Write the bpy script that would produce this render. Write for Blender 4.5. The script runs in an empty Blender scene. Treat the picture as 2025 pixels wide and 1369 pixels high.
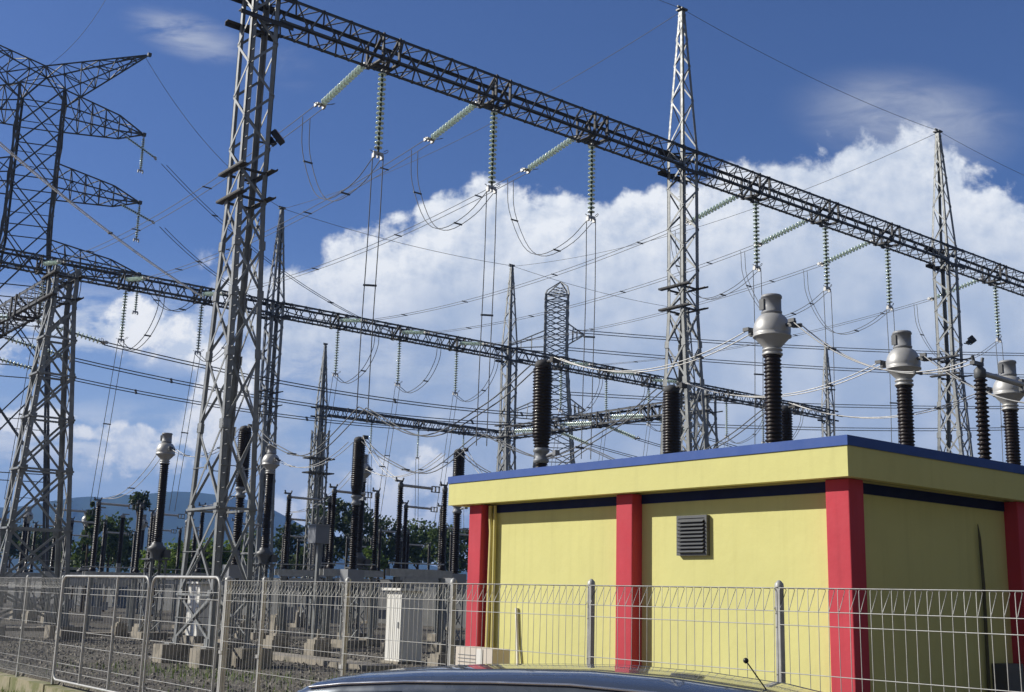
import bpy, math, random
from mathutils import Vector, Matrix, noise as mnoise
random.seed(7)
SC = bpy.context.scene
COL = SC.collection
R = math.radians
# ------------------------------------------------------------------ camera
# world: X runs along the gantry rows, Y along fence and front of the control building, ground of the yard at z = 0
HEAD, PITCH, ROLL, FPX, HC = 0.898722135, 0.212564456, 0.0273492, 2304.63, 1.9
fwd = Vector((math.cos(HEAD)*math.cos(PITCH), math.sin(HEAD)*math.cos(PITCH), math.sin(PITCH)))
rt0 = Vector((math.sin(HEAD), -math.cos(HEAD), 0)); up0 = rt0.cross(fwd)
rgt = rt0*math.cos(ROLL) + up0*math.sin(ROLL); upv = up0*math.cos(ROLL) - rt0*math.sin(ROLL)
cam = bpy.data.cameras.new("camera"); camo = bpy.data.objects.new("camera", cam); COL.objects.link(camo)
cam.sensor_width = 36; cam.lens = 36*FPX/2025; cam.clip_start = .1; cam.clip_end = 60000
camo.matrix_world = Matrix(((rgt.x, upv.x, -fwd.x, 0), (rgt.y, upv.y, -fwd.y, 0), (rgt.z, upv.z, -fwd.z, HC), (0, 0, 0, 1)))
SC.camera = camo
# ------------------------------------------------------------------ light
SUN_EL = R(32); SUN_AZ = math.atan2(.719, -.695)          # direction towards the sun, in the XY plane
sun_dir = Vector((math.cos(SUN_AZ)*math.cos(SUN_EL), math.sin(SUN_AZ)*math.cos(SUN_EL), math.sin(SUN_EL)))
sl = bpy.data.lights.new("sun", 'SUN'); sl.energy = 4.9; sl.angle = R(.5); sl.color = (1, .95, .86)
so = bpy.data.objects.new("sun", sl); COL.objects.link(so)
so.rotation_euler = (-sun_dir).to_track_quat('-Z', 'Y').to_euler(); so.location = (-20, 20, 60)
SC.view_settings.view_transform = 'Standard'; SC.view_settings.look = 'None'
SC.view_settings.exposure = .2; SC.view_settings.gamma = 1
SKY_STRENGTH = .062


class NT:
    """small node-tree helper"""
    def __init__(s, t): s.t = t
    def n(s, typ, **kw):
        nd = s.t.nodes.new(typ)
        for k, v in kw.items():
            if k == 'ins':
                for a, b in v.items(): s.put(nd, a, b)
            else: setattr(nd, k, v)
        return nd
    def put(s, nd, a, b):
        sock = nd.inputs[a]
        if isinstance(b, bpy.types.NodeSocket): s.t.links.new(b, sock)
        else: sock.default_value = b
    def m(s, op, a, b=0.0, c=0.0, clamp=False):
        nd = s.n('ShaderNodeMath', operation=op, use_clamp=clamp)
        for i, v in enumerate((a, b, c)):
            if op in ('SINE', 'ABSOLUTE') and i > 0: break
            s.put(nd, i, v)
        return nd.outputs[0]
    def sm(s, v, lo, hi, a=0.0, b=1.0):
        nd = s.n('ShaderNodeMapRange', interpolation_type='SMOOTHSTEP')
        for k, x in zip((0, 1, 2, 3, 4), (v, lo, hi, a, b)): s.put(nd, k, x)
        return nd.outputs[0]
    def mix(s, f, a, b):
        nd = s.n('ShaderNodeMix', data_type='RGBA')
        s.put(nd, 0, f); s.put(nd, 6, a); s.put(nd, 7, b)
        return nd.outputs[2]
    def noise(s, vec, scale, detail=6, rough=.55, dist=0.0):
        return s.n('ShaderNodeTexNoise', ins={'Vector': vec, 'Scale': scale, 'Detail': detail, 'Roughness': rough, 'Distortion': dist}).outputs[0]
    def curve(s, v, pts):
        nd = s.n('ShaderNodeFloatCurve'); c = nd.mapping.curves[0]
        while len(c.points) > 2: c.points.remove(c.points[0])
        c.points[0].location = pts[0]; c.points[1].location = pts[-1]
        for p in pts[1:-1]: c.points.new(*p)
        for p in c.points: p.handle_type = 'AUTO_CLAMPED'
        nd.mapping.update(); s.put(nd, 'Value', v)
        return nd.outputs[0]


# sky: Nishita for air and light, cumulus bank standing in fixed compass directions (s, t = tangent-plane coordinates about heading HEAD)
W = bpy.data.worlds.new("World"); SC.world = W; W.use_nodes = True
W.node_tree.nodes.clear(); w = NT(W.node_tree)
sky = w.n('ShaderNodeTexSky', sky_type='NISHITA', sun_disc=False, sun_elevation=SUN_EL)
sky.sun_rotation = math.atan2(sun_dir.x, sun_dir.y); sky.altitude = 300; sky.air_density = 1.0; sky.dust_density = .9; sky.ozone_density = 3.0
tc = w.n('ShaderNodeTexCoord').outputs['Generated']
def dot(v): return w.n('ShaderNodeVectorMath', operation='DOT_PRODUCT', ins={0: tc, 1: v}).outputs['Value']
f0 = (math.cos(HEAD), math.sin(HEAD), 0)
df = dot(f0); ds = dot(tuple(rt0)); dz = dot((0, 0, 1))
front = w.sm(df, .08, .3)
dfs = w.m('MAXIMUM', df, .08)
S_ = w.m('DIVIDE', ds, dfs); T_ = w.m('DIVIDE', dz, dfs)
st = w.n('ShaderNodeCombineXYZ', ins={0: S_, 1: T_, 2: 0.0}).outputs[0]
CLOUD_TOP = [(0, 560), (100, 540), (200, 520), (300, 510), (372, 500), (395, 488), (440, 500), (520, 492), (600, 492), (660, 470), (700, 440), (740, 428), (800, 428), (840, 382), (900, 357), (960, 346), (1100, 350), (1190, 376), (1230, 360), (1300, 347), (1400, 322), (1480, 300), (1560, 287), (1640, 281), (1690, 254), (1760, 236), (1830, 243), (1880, 268), (1920, 322), (1960, 338), (2000, 352), (2025, 372)]
def st_of(px, py):
    d = fwd + rgt*((px-1012.5)/FPX) - upv*((py-684.5)/FPX)
    k = d.x*f0[0] + d.y*f0[1]
    return d.dot(rt0)/k, d.z/k
ctop = [st_of(*p) for p in CLOUD_TOP]
ctop = [(-.9, .27)] + ctop + [(ctop[-1][0]+.12, .25), (.9, .08)]
u01 = w.m('MULTIPLY_ADD', S_, 1/1.8, .5)
top = w.curve(u01, [((s+.9)/1.8, t) for s, t in ctop])
n_big = w.noise(st, 9, 3, .5)
n_mid = w.noise(st, 26, 5, .58, .25)
n_fin = w.noise(st, 90, 4, .6)
puff = w.n('ShaderNodeTexVoronoi', feature='SMOOTH_F1', ins={'Vector': w.n('ShaderNodeVectorMath', operation='ADD', ins={0: st, 1: w.n('ShaderNodeVectorMath', operation='SCALE', ins={0: w.n('ShaderNodeTexNoise', ins={'Vector': st, 'Scale': 20.0, 'Detail': 4.0}).outputs['Color'], 'Scale': .05}).outputs[0]}).outputs[0], 'Scale': 22.0, 'Smoothness': .25})
pf = w.m('SUBTRACT', .6, puff.outputs['Distance'])
def shifted(ox, oy): return w.n('ShaderNodeVectorMath', operation='ADD', ins={0: st, 1: (ox, oy, 0)}).outputs[0]
sun_side = shifted(-.011, .010)                                  # the same billows a little nearer the sun: their difference paints sun and shade into the cloud colour
relief = w.m('ADD', w.m('MULTIPLY', w.m('SUBTRACT', n_mid, w.noise(sun_side, 26, 5, .58, .25)), 1.0), w.m('MULTIPLY', w.m('SUBTRACT', n_fin, w.noise(shifted(-.004, .004), 90, 4, .6)), .5))
edge = w.m('ADD', w.m('MULTIPLY', w.m('SUBTRACT', n_mid, .5), .06), w.m('ADD', w.m('MULTIPLY', w.m('SUBTRACT', n_fin, .5), .022), w.m('MULTIPLY', w.m('SUBTRACT', pf, .3), .035)))
depth = w.m('ADD', w.m('SUBTRACT', top, T_), edge)          # how far below the cloud top
dens = w.m('MULTIPLY', w.sm(depth, 0.0, .018), w.sm(w.m('ADD', S_, w.m('MULTIPLY', w.m('SUBTRACT', n_mid, .5), .16)), -.285, -.235))
# gaps of blue low in the bank on the side of the sun, where it thins out
gapn = w.noise(w.n('ShaderNodeMapping', ins={'Vector': st, 'Scale': (1.0, 2.2, 1)}).outputs[0], 11, 6, .6, .3)
lowleft = w.m('MULTIPLY', w.sm(S_, .05, -.2), w.sm(T_, .30, .16))
gap = w.m('MULTIPLY', w.sm(gapn, .40, .60), lowleft)
dens = w.m('MULTIPLY', dens, w.m('SUBTRACT', 1.0, w.m('MULTIPLY', gap, .85)))
# a separate low bank and streaks left of the main bank
sl_n = w.noise(w.n('ShaderNodeMapping', ins={'Vector': st, 'Scale': (1.0, 3.2, 1), 'Location': (.37, .11, 0)}).outputs[0], 8, 7, .58, .2)
def band(t0, t1, f=.02): return w.m('MULTIPLY', w.sm(T_, t0-f, t0+f), w.sm(T_, t1+f, t1-f))
left = w.sm(S_, -.20, -.30)
lb = w.m('MULTIPLY', w.m('MAXIMUM', band(.195, .245, .03), band(.09, .145, .025)), left)
lowb = w.m('MULTIPLY', w.sm(w.m('ADD', sl_n, w.m('MULTIPLY', w.m('SUBTRACT', n_fin, .5), .18)), .41, .56), lb)
# thin veil over the crest and one small high wisp
def blob(s0, t0, rs, rt_, rot=0.0):
    a = w.m('SUBTRACT', S_, s0); b = w.m('SUBTRACT', T_, t0); c, q = math.cos(rot), math.sin(rot)
    x = w.m('ADD', w.m('MULTIPLY', a, c/rs), w.m('MULTIPLY', b, q/rs)); y = w.m('ADD', w.m('MULTIPLY', a, -q/rt_), w.m('MULTIPLY', b, c/rt_))
    return w.sm(w.m('SQRT', w.m('ADD', w.m('MULTIPLY', x, x), w.m('MULTIPLY', y, y))), 1.0, .15)
wispn = w.noise(w.n('ShaderNodeMapping', ins={'Vector': st, 'Scale': (1.0, 3.0, 1), 'Rotation': (0, 0, R(-20))}).outputs[0], 14, 6, .6, .6)
s0, t0 = st_of(370, 70); wisp = w.m('MULTIPLY', blob(s0, t0, .075, .028, R(-18)), w.sm(wispn, .3, .7, 0.0, .62))
s0, t0 = st_of(1800, 235); veil = w.m('MULTIPLY', blob(s0, t0, .13, .06, R(-5)), w.sm(wispn, .2, .8, .15, .62))
s0, t0 = st_of(545, 120); wisp2 = w.m('MULTIPLY', blob(s0, t0, .06, .03, R(-25)), w.sm(wispn, .35, .8, 0.0, .18))
# cloud tone: bright crests and puffs, blue grey underneath, patches of brighter cumulus near the horizon
sh1 = w.sm(depth, .16, .015)
litn = w.sm(w.m('ADD', w.m('MULTIPLY', n_big, .65), w.m('MULTIPLY', n_mid, .35)), .40, .66)
pl = w.sm(pf, .1, .5)
lite = w.m('ADD', w.m('MULTIPLY', sh1, .55), w.m('ADD', w.m('MULTIPLY', litn, .40), w.m('MULTIPLY', pl, .22)))
lite = w.m('ADD', lite, w.m('MULTIPLY', w.m('MULTIPLY', relief, w.sm(depth, .15, .02, .12, 1.0)), 1.35))
lite = w.m('MULTIPLY', lite, w.sm(S_, .34, .0, .82, 1.05), clamp=True)
cl_col = w.mix(lite, (.40, .485, .63, 1), (.86, .88, .90, 1))
low_col = w.mix(w.sm(sl_n, .42, .66), (.46, .55, .70, 1), (.80, .83, .87, 1))
allfront = lambda v: w.m('MULTIPLY', v, front)
skyc = w.n('ShaderNodeVectorMath', operation='SCALE', ins={0: sky.outputs[0], 'Scale': SKY_STRENGTH}).outputs[0]
skyc = w.n('ShaderNodeVectorMath', operation='MULTIPLY', ins={0: skyc, 1: (.80, .97, 1.42)}).outputs[0]
backn = w.noise(w.n('ShaderNodeMapping', ins={'Vector': tc, 'Scale': (1, 1, 2.0)}).outputs[0], 2.6, 6, .6, .3)   # unseen grey cloud added behind the camera to neutralise the blue fill
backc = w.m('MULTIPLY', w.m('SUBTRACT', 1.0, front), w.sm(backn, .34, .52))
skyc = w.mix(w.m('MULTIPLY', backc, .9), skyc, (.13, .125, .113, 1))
def oval(px, py, rx, ry):
    a, b = st_of(px, py); x = w.m('MULTIPLY', w.m('SUBTRACT', S_, a), FPX/rx); y = w.m('MULTIPLY', w.m('SUBTRACT', T_, b), FPX/ry)
    return w.m('SUBTRACT', 1.0, w.m('SQRT', w.m('ADD', w.m('MULTIPLY', x, x), w.m('MULTIPLY', y, y))))
ov = None
for o_ in ((290, 650, 190, 70), (370, 690, 130, 70), (20, 832, 190, 40), (240, 858, 180, 34), (385, 850, 120, 90), (300, 905, 170, 55), (430, 780, 90, 110), (600, 1012, 95, 65), (545, 1015, 80, 65), (815, 955, 150, 85), (770, 1015, 110, 70), (860, 1020, 90, 60), (-80, 700, 200, 60)):
    q = oval(*o_); ov = q if ov is None else w.m('MAXIMUM', ov, q)
puffs = w.sm(w.m('ADD', ov, w.m('ADD', w.m('MULTIPLY', w.m('SUBTRACT', n_mid, .5), 1.5), w.m('ADD', w.m('MULTIPLY', w.m('SUBTRACT', n_fin, .5), .5), w.m('MULTIPLY', w.m('SUBTRACT', pf, .3), .5)))), .12, .48)
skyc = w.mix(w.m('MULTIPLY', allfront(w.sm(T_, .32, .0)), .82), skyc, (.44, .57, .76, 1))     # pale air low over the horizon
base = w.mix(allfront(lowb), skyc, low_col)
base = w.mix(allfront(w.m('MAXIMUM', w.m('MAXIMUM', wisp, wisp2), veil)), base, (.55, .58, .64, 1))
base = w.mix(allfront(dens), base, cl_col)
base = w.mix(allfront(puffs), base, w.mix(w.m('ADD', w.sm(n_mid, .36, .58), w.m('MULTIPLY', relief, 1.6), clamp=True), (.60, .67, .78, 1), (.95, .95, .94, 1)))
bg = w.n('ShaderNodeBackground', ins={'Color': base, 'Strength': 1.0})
w.t.links.new(bg.outputs[0], w.n('ShaderNodeOutputWorld').inputs[0])

# ------------------------------------------------------------------ materials
MATS = {}
def mat(name, col, rough=.6, metal=0.0, var=.12, vscale=3.0, bump=0.0, bscale=30.0, coat=0.0, trans=0.0, col2=None, c2lo=.45, c2hi=.6, stretch=(1, 1, 1), spec=.5, streak=0.0):
    m = bpy.data.materials.new(name); m.use_nodes = True; n = NT(m.node_tree); b = m.node_tree.nodes['Principled BSDF']
    oc = n.n('ShaderNodeTexCoord').outputs['Object']
    v = n.n('ShaderNodeMapping', ins={'Vector': oc, 'Scale': stretch}).outputs[0]
    nz = n.noise(v, vscale, 5, .6)
    c = (*col, 1)
    if col2: c = n.mix(n.sm(nz, c2lo, c2hi), c, (*col2, 1))
    k = n.n('ShaderNodeMapRange', ins={0: nz, 1: .25, 2: .75, 3: 1-var, 4: 1+var}).outputs[0]
    if streak:                                                          # faint run-off streaks and roller patches in the paint
        sv = n.n('ShaderNodeMapping', ins={'Vector': oc, 'Scale': (5, 5, .22)}).outputs[0]
        k = n.m('MULTIPLY', k, n.sm(n.noise(sv, 1.6, 5, .65), .30, .52, 1-streak, 1.0))
        k = n.m('MULTIPLY', k, n.sm(n.noise(oc, .55, 4, .5), .3, .6, 1-streak*.6, 1.0))
    mul = n.n('ShaderNodeVectorMath', operation='SCALE', ins={'Scale': k}); n.put(mul, 0, c if not isinstance(c, tuple) else c[:3])
    n.put(b, 'Base Color', mul.outputs[0]); n.put(b, 'Metallic', metal); n.put(b, 'Coat Weight', coat); n.put(b, 'Transmission Weight', trans)
    n.put(b, 'Specular IOR Level', spec)
    n.put(b, 'Roughness', n.n('ShaderNodeMapRange', ins={0: n.noise(v, vscale*2.3, 4), 1: .3, 2: .7, 3: max(.02, rough-.08), 4: min(1, rough+.08)}).outputs[0])
    if bump:
        bn = n.n('ShaderNodeBump', ins={'Strength': bump, 'Distance': .02, 'Height': n.noise(v, bscale, 6, .6)}); n.put(b, 'Normal', bn.outputs[0])
    MATS[name] = m
    return m
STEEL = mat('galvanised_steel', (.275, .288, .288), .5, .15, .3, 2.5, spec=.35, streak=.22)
STEELD = mat('darkened_steel', (.10, .103, .105), .55, .1, .3, 2.5, spec=.3)  # darker steel, backlit shade of the beams put into its colour
SHADE_STEEL = mat('shade_toned_bracket_steel', (.066, .066, .068), .7, .2, .25, 4)  # shade of the collar and bracket undersides put into this dark colour
GALV = mat('fence_galvanising', (.44, .445, .43), .5, .15, .25, 6, spec=.4)
WIRE = mat('stranded_aluminium', (.17, .178, .19), .7, .1, .1, 2, spec=.2)
ALU = mat('cast_aluminium', (.47, .47, .46), .45, .25, .12, 4)
GREY = mat('grey_paint', (.30, .31, .325), .45, 0, .08, 4)
DGREY = mat('dark_grey_paint', (.10, .105, .11), .5, 0, .15, 4)
CORE = mat('dark_green_core', (.035, .055, .035), .5, 0, .2, 4)
BRIGHTW = mat('bright_new_wire', (.80, .79, .76), .5, 0, .05, 2)
PORC = mat('brown_porcelain', (.013, .0075, .006), .42, 0, .3, 3, coat=.05, spec=.35)
GLASS = mat('pale_green_glass', (.83, .98, .87), .12, 0, .05, 5, trans=.18, coat=.6)
CONC = mat('concrete', (.36, .325, .265), .9, 0, .3, 2.2, .4, 25, col2=(.19, .172, .14))
MOSS = mat('mossy_kerb_concrete', (.40, .36, .24), .95, 0, .3, 2.5, .5, 20, col2=(.16, .17, .07), c2lo=.42, c2hi=.62)
YEL = mat('yellow_wall_paint', (.70, .675, .28), .85, 0, .045, 1.3, .2, 9, spec=.2, streak=.05)
RED = mat('red_pillar_paint', (.56, .062, .085), .75, 0, .08, 1.6, .2, 9, spec=.25, streak=.10)
BLUE = mat('blue_trim_paint', (.055, .115, .36), .7, 0, .08, 2, .08, 20, spec=.3)
BLUE_SHADE = mat('shaded_blue_trim_paint', (.012, .02, .085), .75, 0, .1, 2, spec=.25)  # the trim blue again, with the shade under the eave put into its colour
ROOFM = mat('roof_screed', (.3, .3, .29), .9, 0, .2, 2)
WHITE = mat('white_cabinet_paint', (.80, .79, .74), .5, 0, .05, 2, col2=(.70, .68, .6), c2lo=.55, c2hi=.8, stretch=(1, 1, .2))
WALLM = mat('grey_boundary_wall', (.13, .133, .135), .9, 0, .2, 1.2, .2, 10)
BLACKP = mat('black_plastic', (.02, .02, .022), .4, 0, .1, 4)
CARP = mat('dark_blue_car_paint', (.075, .092, .122), .28, .3, .05, 3, coat=1.0)
CARG = mat('car_window_glass', (.012, .016, .022), .06, 0, .02, 2, coat=1.0)
CHROME = mat('bright_trim', (.6, .61, .63), .25, .9, .05, 3)
RUBBER = mat('tyre_rubber', (.02, .02, .02), .8, 0, .2, 8)
BARK = mat('tree_bark', (.10, .075, .05), .9, 0, .3, 4, .5, 10)
LOUV = mat('louvre_grey_paint', (.105, .112, .12), .55, 0, .1, 5)
PIPEY = mat('yellow_conduit_paint', (.62, .55, .2), .6, 0, .1, 3)
REDLENS = mat('floodlight_front', (.42, .30, .26), .3, 0, .1, 5)
DISH = mat('grey_box_paint', (.22, .235, .26), .5, 0, .1, 3)

def leafmat(name, c1, c2):
    m = bpy.data.materials.new(name); m.use_nodes = True; n = NT(m.node_tree); b = m.node_tree.nodes['Principled BSDF']
    geo = n.n('ShaderNodeNewGeometry'); oc = n.n('ShaderNodeTexCoord').outputs['Object']
    f = n.m('ADD', n.m('MULTIPLY', geo.outputs['Random Per Island'], .6), n.m('MULTIPLY', n.noise(oc, .7, 3), .5), clamp=True)
    c = n.mix(f, (*c1, 1), (*c2, 1)); n.put(b, 'Base Color', c); n.put(b, 'Roughness', .55)
    tr = n.n('ShaderNodeBsdfTranslucent', ins={'Color': c}); mx = n.n('ShaderNodeMixShader', ins={0: .38})
    n.t.links.new(b.outputs[0], mx.inputs[1]); n.t.links.new(tr.outputs[0], mx.inputs[2])
    n.t.links.new(mx.outputs[0], n.t.nodes['Material Output'].inputs[0])
    return m
LEAFD = leafmat('dark_leaves', (.026, .045, .014), (.075, .11, .030))
LEAFM = leafmat('green_leaves', (.035, .065, .016), (.105, .155, .035))
LEAFL = leafmat('bright_leaves', (.07, .13, .022), (.19, .27, .05))

def gravelmat():
    m = bpy.data.materials.new('crushed_stone_gravel'); m.use_nodes = True; n = NT(m.node_tree); b = m.node_tree.nodes['Principled BSDF']
    p = n.n('ShaderNodeNewGeometry').outputs['Position']
    vor = n.n('ShaderNodeTexVoronoi', ins={'Vector': p, 'Scale': 11.0, 'Randomness': 1.0})
    stone = n.mix(n.n('ShaderNodeSeparateColor', ins={0: vor.outputs['Color']}).outputs[0], (.066, .061, .053, 1), (.24, .222, .192, 1))
    big = n.noise(p, .35, 5, .6)
    c = n.mix(n.sm(big, .40, .62), stone, (.115, .105, .09, 1))
    gn = n.noise(p, .9, 6, .65); c = n.mix(n.m('MULTIPLY', n.sm(gn, .56, .70), .55), c, (.10, .115, .04, 1))
    dist = n.n('ShaderNodeVectorMath', operation='LENGTH', ins={0: p}).outputs['Value']
    c = n.mix(n.sm(dist, 130.0, 220.0), c, (.07, .095, .03, 1))
    n.put(b, 'Base Color', c); n.put(b, 'Roughness', .95); n.put(b, 'Specular IOR Level', .15)
    bn = n.n('ShaderNodeBump', ins={'Strength': 1.0, 'Distance': .05, 'Height': vor.outputs['Distance']}); n.put(b, 'Normal', bn.outputs[0])
    return m
GRAVEL = gravelmat()
def roadmat():
    m = bpy.data.materials.new('worn_paving'); m.use_nodes = True; n = NT(m.node_tree); b = m.node_tree.nodes['Principled BSDF']
    p = n.n('ShaderNodeNewGeometry').outputs['Position']
    c = n.mix(n.noise(p, .8, 6), (.20, .145, .10, 1), (.31, .22, .15, 1)); c = n.mix(n.m('MULTIPLY', n.noise(p, 40, 3), .4), c, (.12, .09, .065, 1))
    n.put(b, 'Base Color', c); n.put(b, 'Roughness', .95)
    return m
PAVE = roadmat()
HILLM = mat('forested_hill', (.025, .045, .022), .95, 0, .45, .006, spec=.1)

# ------------------------------------------------------------------ helpers
class MB:
    """collects simple shapes in WORLD coordinates; build() links them as one mesh"""
    def __init__(s): s.v = []; s.f = []; s.sm = []
    def add(s, vs, fs, smooth=False):
        o = len(s.v); s.v += [tuple(v) for v in vs]; s.f += [tuple(i+o for i in f) for f in fs]; s.sm += [smooth]*len(fs)
    def box(s, x0, y0, z0, x1, y1, z1):
        s.add([(x, y, z) for x in (x0, x1) for y in (y0, y1) for z in (z0, z1)],
              [(0, 1, 3, 2), (4, 6, 7, 5), (0, 4, 5, 1), (2, 3, 7, 6), (0, 2, 6, 4), (1, 5, 7, 3)])
    def cbox(s, c, sz): s.box(c[0]-sz[0]/2, c[1]-sz[1]/2, c[2]-sz[2]/2, c[0]+sz[0]/2, c[1]+sz[1]/2, c[2]+sz[2]/2)
    def bar(s, p, q, wd, h=None, up=None):
        p, q = Vector(p), Vector(q); d = (q-p)
        if d.length < 1e-5: return
        d.normalize(); h = wd if h is None else h
        u = Vector(up) if up is not None else (Vector((0, 0, 1)) if abs(d.z) < .95 else Vector((1, 0, 0)))
        a = d.cross(u)
        if a.length < 1e-4: a = d.cross(Vector((.3, 1, .2)))
        a.normalize(); b = a.cross(d)
        vs = [e + a*(i*wd/2) + b*(j*h/2) for e in (p, q) for i, j in ((-1, -1), (1, -1), (1, 1), (-1, 1))]
        s.add(vs, [(0, 3, 2, 1), (4, 5, 6, 7), (0, 1, 5, 4), (1, 2, 6, 5), (2, 3, 7, 6), (3, 0, 4, 7)])
    def angle(s, p, q, d1, d2, wd, t=.018):
        """rolled angle: two flanges leaving the line p-q along d1 and d2"""
        p, q, d1, d2 = Vector(p), Vector(q), Vector(d1), Vector(d2)
        for a, b in ((d1, d2), (d2, d1)):
            off = b*(.0 if a is d1 else t)
            ww = wd if a is d1 else wd
            vs = []
            for e in (p, q):
                o = e + (Vector((0, 0, 0)) if a is d1 else a*0)
                vs += [o, o + a*ww, o + a*ww + b*t, o + b*t]
            s.add(vs, [(0, 3, 2, 1), (4, 5, 6, 7), (0, 1, 5, 4), (1, 2, 6, 5), (2, 3, 7, 6), (3, 0, 4, 7)])
    def tube(s, pts, r, n=6, smooth=True, cap=True):
        pts = [Vector(p) for p in pts]; rings = []; prev = None
        for i, p in enumerate(pts):
            d = (pts[min(i+1, len(pts)-1)] - pts[max(i-1, 0)]).normalized()
            if prev is None:
                a = d.cross(Vector((0, 0, 1)) if abs(d.z) < .9 else Vector((1, 0, 0))).normalized()
            else:
                a = (prev - d*prev.dot(d)); a = a.normalized() if a.length > 1e-5 else d.orthogonal().normalized()
            prev = a; b = d.cross(a); rr = r[i] if isinstance(r, (list, tuple)) else r
            rings.append([p + (a*math.cos(2*math.pi*k/n) + b*math.sin(2*math.pi*k/n))*rr for k in range(n)])
        vs = [v for g in rings for v in g]
        fs = [(i*n+k, i*n+(k+1) % n, (i+1)*n+(k+1) % n, (i+1)*n+k) for i in range(len(pts)-1) for k in range(n)]
        s.add(vs, fs, smooth)
        if cap: s.add(rings[0], [tuple(range(n))[::-1]]); s.add(rings[-1], [tuple(range(n))])
    def lathe(s, prof, c, n=16, axis=(0, 0, 1), smooth=True):
        ax = Vector(axis).normalized(); a = ax.orthogonal().normalized(); b = ax.cross(a); c = Vector(c)
        vs = [c + ax*z + (a*math.cos(2*math.pi*k/n) + b*math.sin(2*math.pi*k/n))*r for r, z in prof for k in range(n)]
        fs = [(i*n+k, i*n+(k+1) % n, (i+1)*n+(k+1) % n, (i+1)*n+k) for i in range(len(prof)-1) for k in range(n)]
        s.add(vs, fs, smooth)
        s.add(vs[:n], [tuple(range(n))[::-1]]); s.add(vs[-n:], [tuple(range(n))])
    def build(s, name, m, parent=None, origin=None):
        o = Vector(origin) if origin is not None else (ORG[parent.name] if parent is not None else Vector((0, 0, 0)))
        me = bpy.data.meshes.new(name); me.from_pydata([tuple(Vector(v)-o) for v in s.v], [], s.f); me.materials.append(m)
        for p, b in zip(me.polygons, s.sm): p.use_smooth = b
        me.update()
        ob = bpy.data.objects.new(name, me); COL.objects.link(ob)
        if parent is not None: ob.parent = parent
        else: ob.location = o
        ORG[ob.name] = o
        return ob
ORG = {}
def tag(o, label=None, cat=None, group=None, kind=None):
    for k, v in (('label', label), ('category', cat), ('group', group), ('kind', kind)):
        if v: o[k] = v
    return o
def thing(name, loc, label, cat, group=None):
    o = bpy.data.objects.new(name, None); COL.objects.link(o); o.location = loc; o.empty_display_size = .3
    ORG[o.name] = Vector(loc)
    return tag(o, label, cat, group)
def dup(root, loc, label, rot=None):
    def cp(o, par):
        c = o.copy(); COL.objects.link(c)
        if par is not None: c.parent = par
        for ch in list(o.children): cp(ch, c)
        return c
    r = cp(root, None); r.location = loc; r['label'] = label
    if rot is not None: r.rotation_euler = rot
    ORG[r.name] = Vector(loc)
    return r
def ray(px, py): return fwd + rgt*((px-1012.5)/FPX) - upv*((py-684.5)/FPX)
def atD(px, py, D): return Vector((0, 0, HC)) + ray(px, py)*D
def atX(px, py, X):
    d = ray(px, py); return Vector((0, 0, HC)) + d*(X/d.x)
def atY(px, py, Y):
    d = ray(px, py); return Vector((0, 0, HC)) + d*(Y/d.y)
def sagline(p, q, sag, n=18):
    p, q = Vector(p), Vector(q)
    return [p.lerp(q, i/n) - Vector((0, 0, sag*4*(i/n)*(1-i/n))) for i in range(n+1)]
ORD = ['first', 'second', 'third', 'fourth', 'fifth', 'sixth', 'seventh', 'eighth', 'ninth', 'tenth', 'eleventh', 'twelfth']

# ------------------------------------------------------------------ ground
g = MB()
N = 48
def ground_sheet():
    m = MB(); xs = [-3000, -2000, -500, -100, -30, 8.2, 8.4, 20, 40, 80, 160, 400, 1000, 2000, 3000]; ys = [-3000, -2000, -500, -100, -20, 0, 20, 40, 80, 160, 400, 1000, 2000, 3000]
    vs = []
    for x in xs:
        for y in ys: vs.append((x, y, -.45 if x < 8.3 else -.02))
    n = len(ys)
    m.add(vs, [(i*n+j, (i+1)*n+j, (i+1)*n+j+1, i*n+j+1) for i in range(len(xs)-1) for j in range(n-1)])
    return m
tag(ground_sheet().build('gravel_ground', GRAVEL), kind='structure')
m = MB(); m.add([(-40, -60, -.40), (7.4, -60, -.40), (7.4, 90, -.40), (-40, 90, -.40)], [(0, 1, 2, 3)])
tag(m.build('paved_road', PAVE), kind='structure')
# loose stones over the near part of the yard
m = MB()
for _ in range(8000):
    x = random.uniform(8.6, 24); y = random.uniform(15.5, 46)
    if x < 8.6: continue
    r = random.uniform(.025, .085); h = r*random.uniform(.5, .9); a = random.random()*6
    vs = [(x+r*math.cos(a+k*2.09)*random.uniform(.7, 1.2), y+r*math.sin(a+k*2.09)*random.uniform(.7, 1.2), -.025) for k in range(3)] + [(x+random.uniform(-.3, .3)*r, y+random.uniform(-.3, .3)*r, -.02+h)]
    m.add(vs, [(0, 1, 3), (1, 2, 3), (2, 0, 3)])
tag(m.build('gravel_stones', mat('loose_stone', (.20, .184, .155), .95, 0, .6, 9)), kind='stuff')
# grass tufts in the gravel
m = MB()
for _ in range(900):
    cx, cy = random.choice([(12.2, 24.5), (11.2, 27.5), (14.5, 22.5), (16, 33), (10.2, 19.0), (12.6, 19.5)])
    x = random.gauss(cx, .9); y = random.gauss(cy, 1.1); h = random.uniform(.08, .22); a = random.random()*6.3; wd = .012
    if x < 8.7: continue
    m.add([(x-wd*math.cos(a), y-wd*math.sin(a), -.02), (x+wd*math.cos(a), y+wd*math.sin(a), -.02), (x+random.uniform(-.06, .06), y+random.uniform(-.06, .06), h)], [(0, 1, 2)])
tag(m.build('grass_tufts', LEAFL), kind='stuff')

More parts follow.
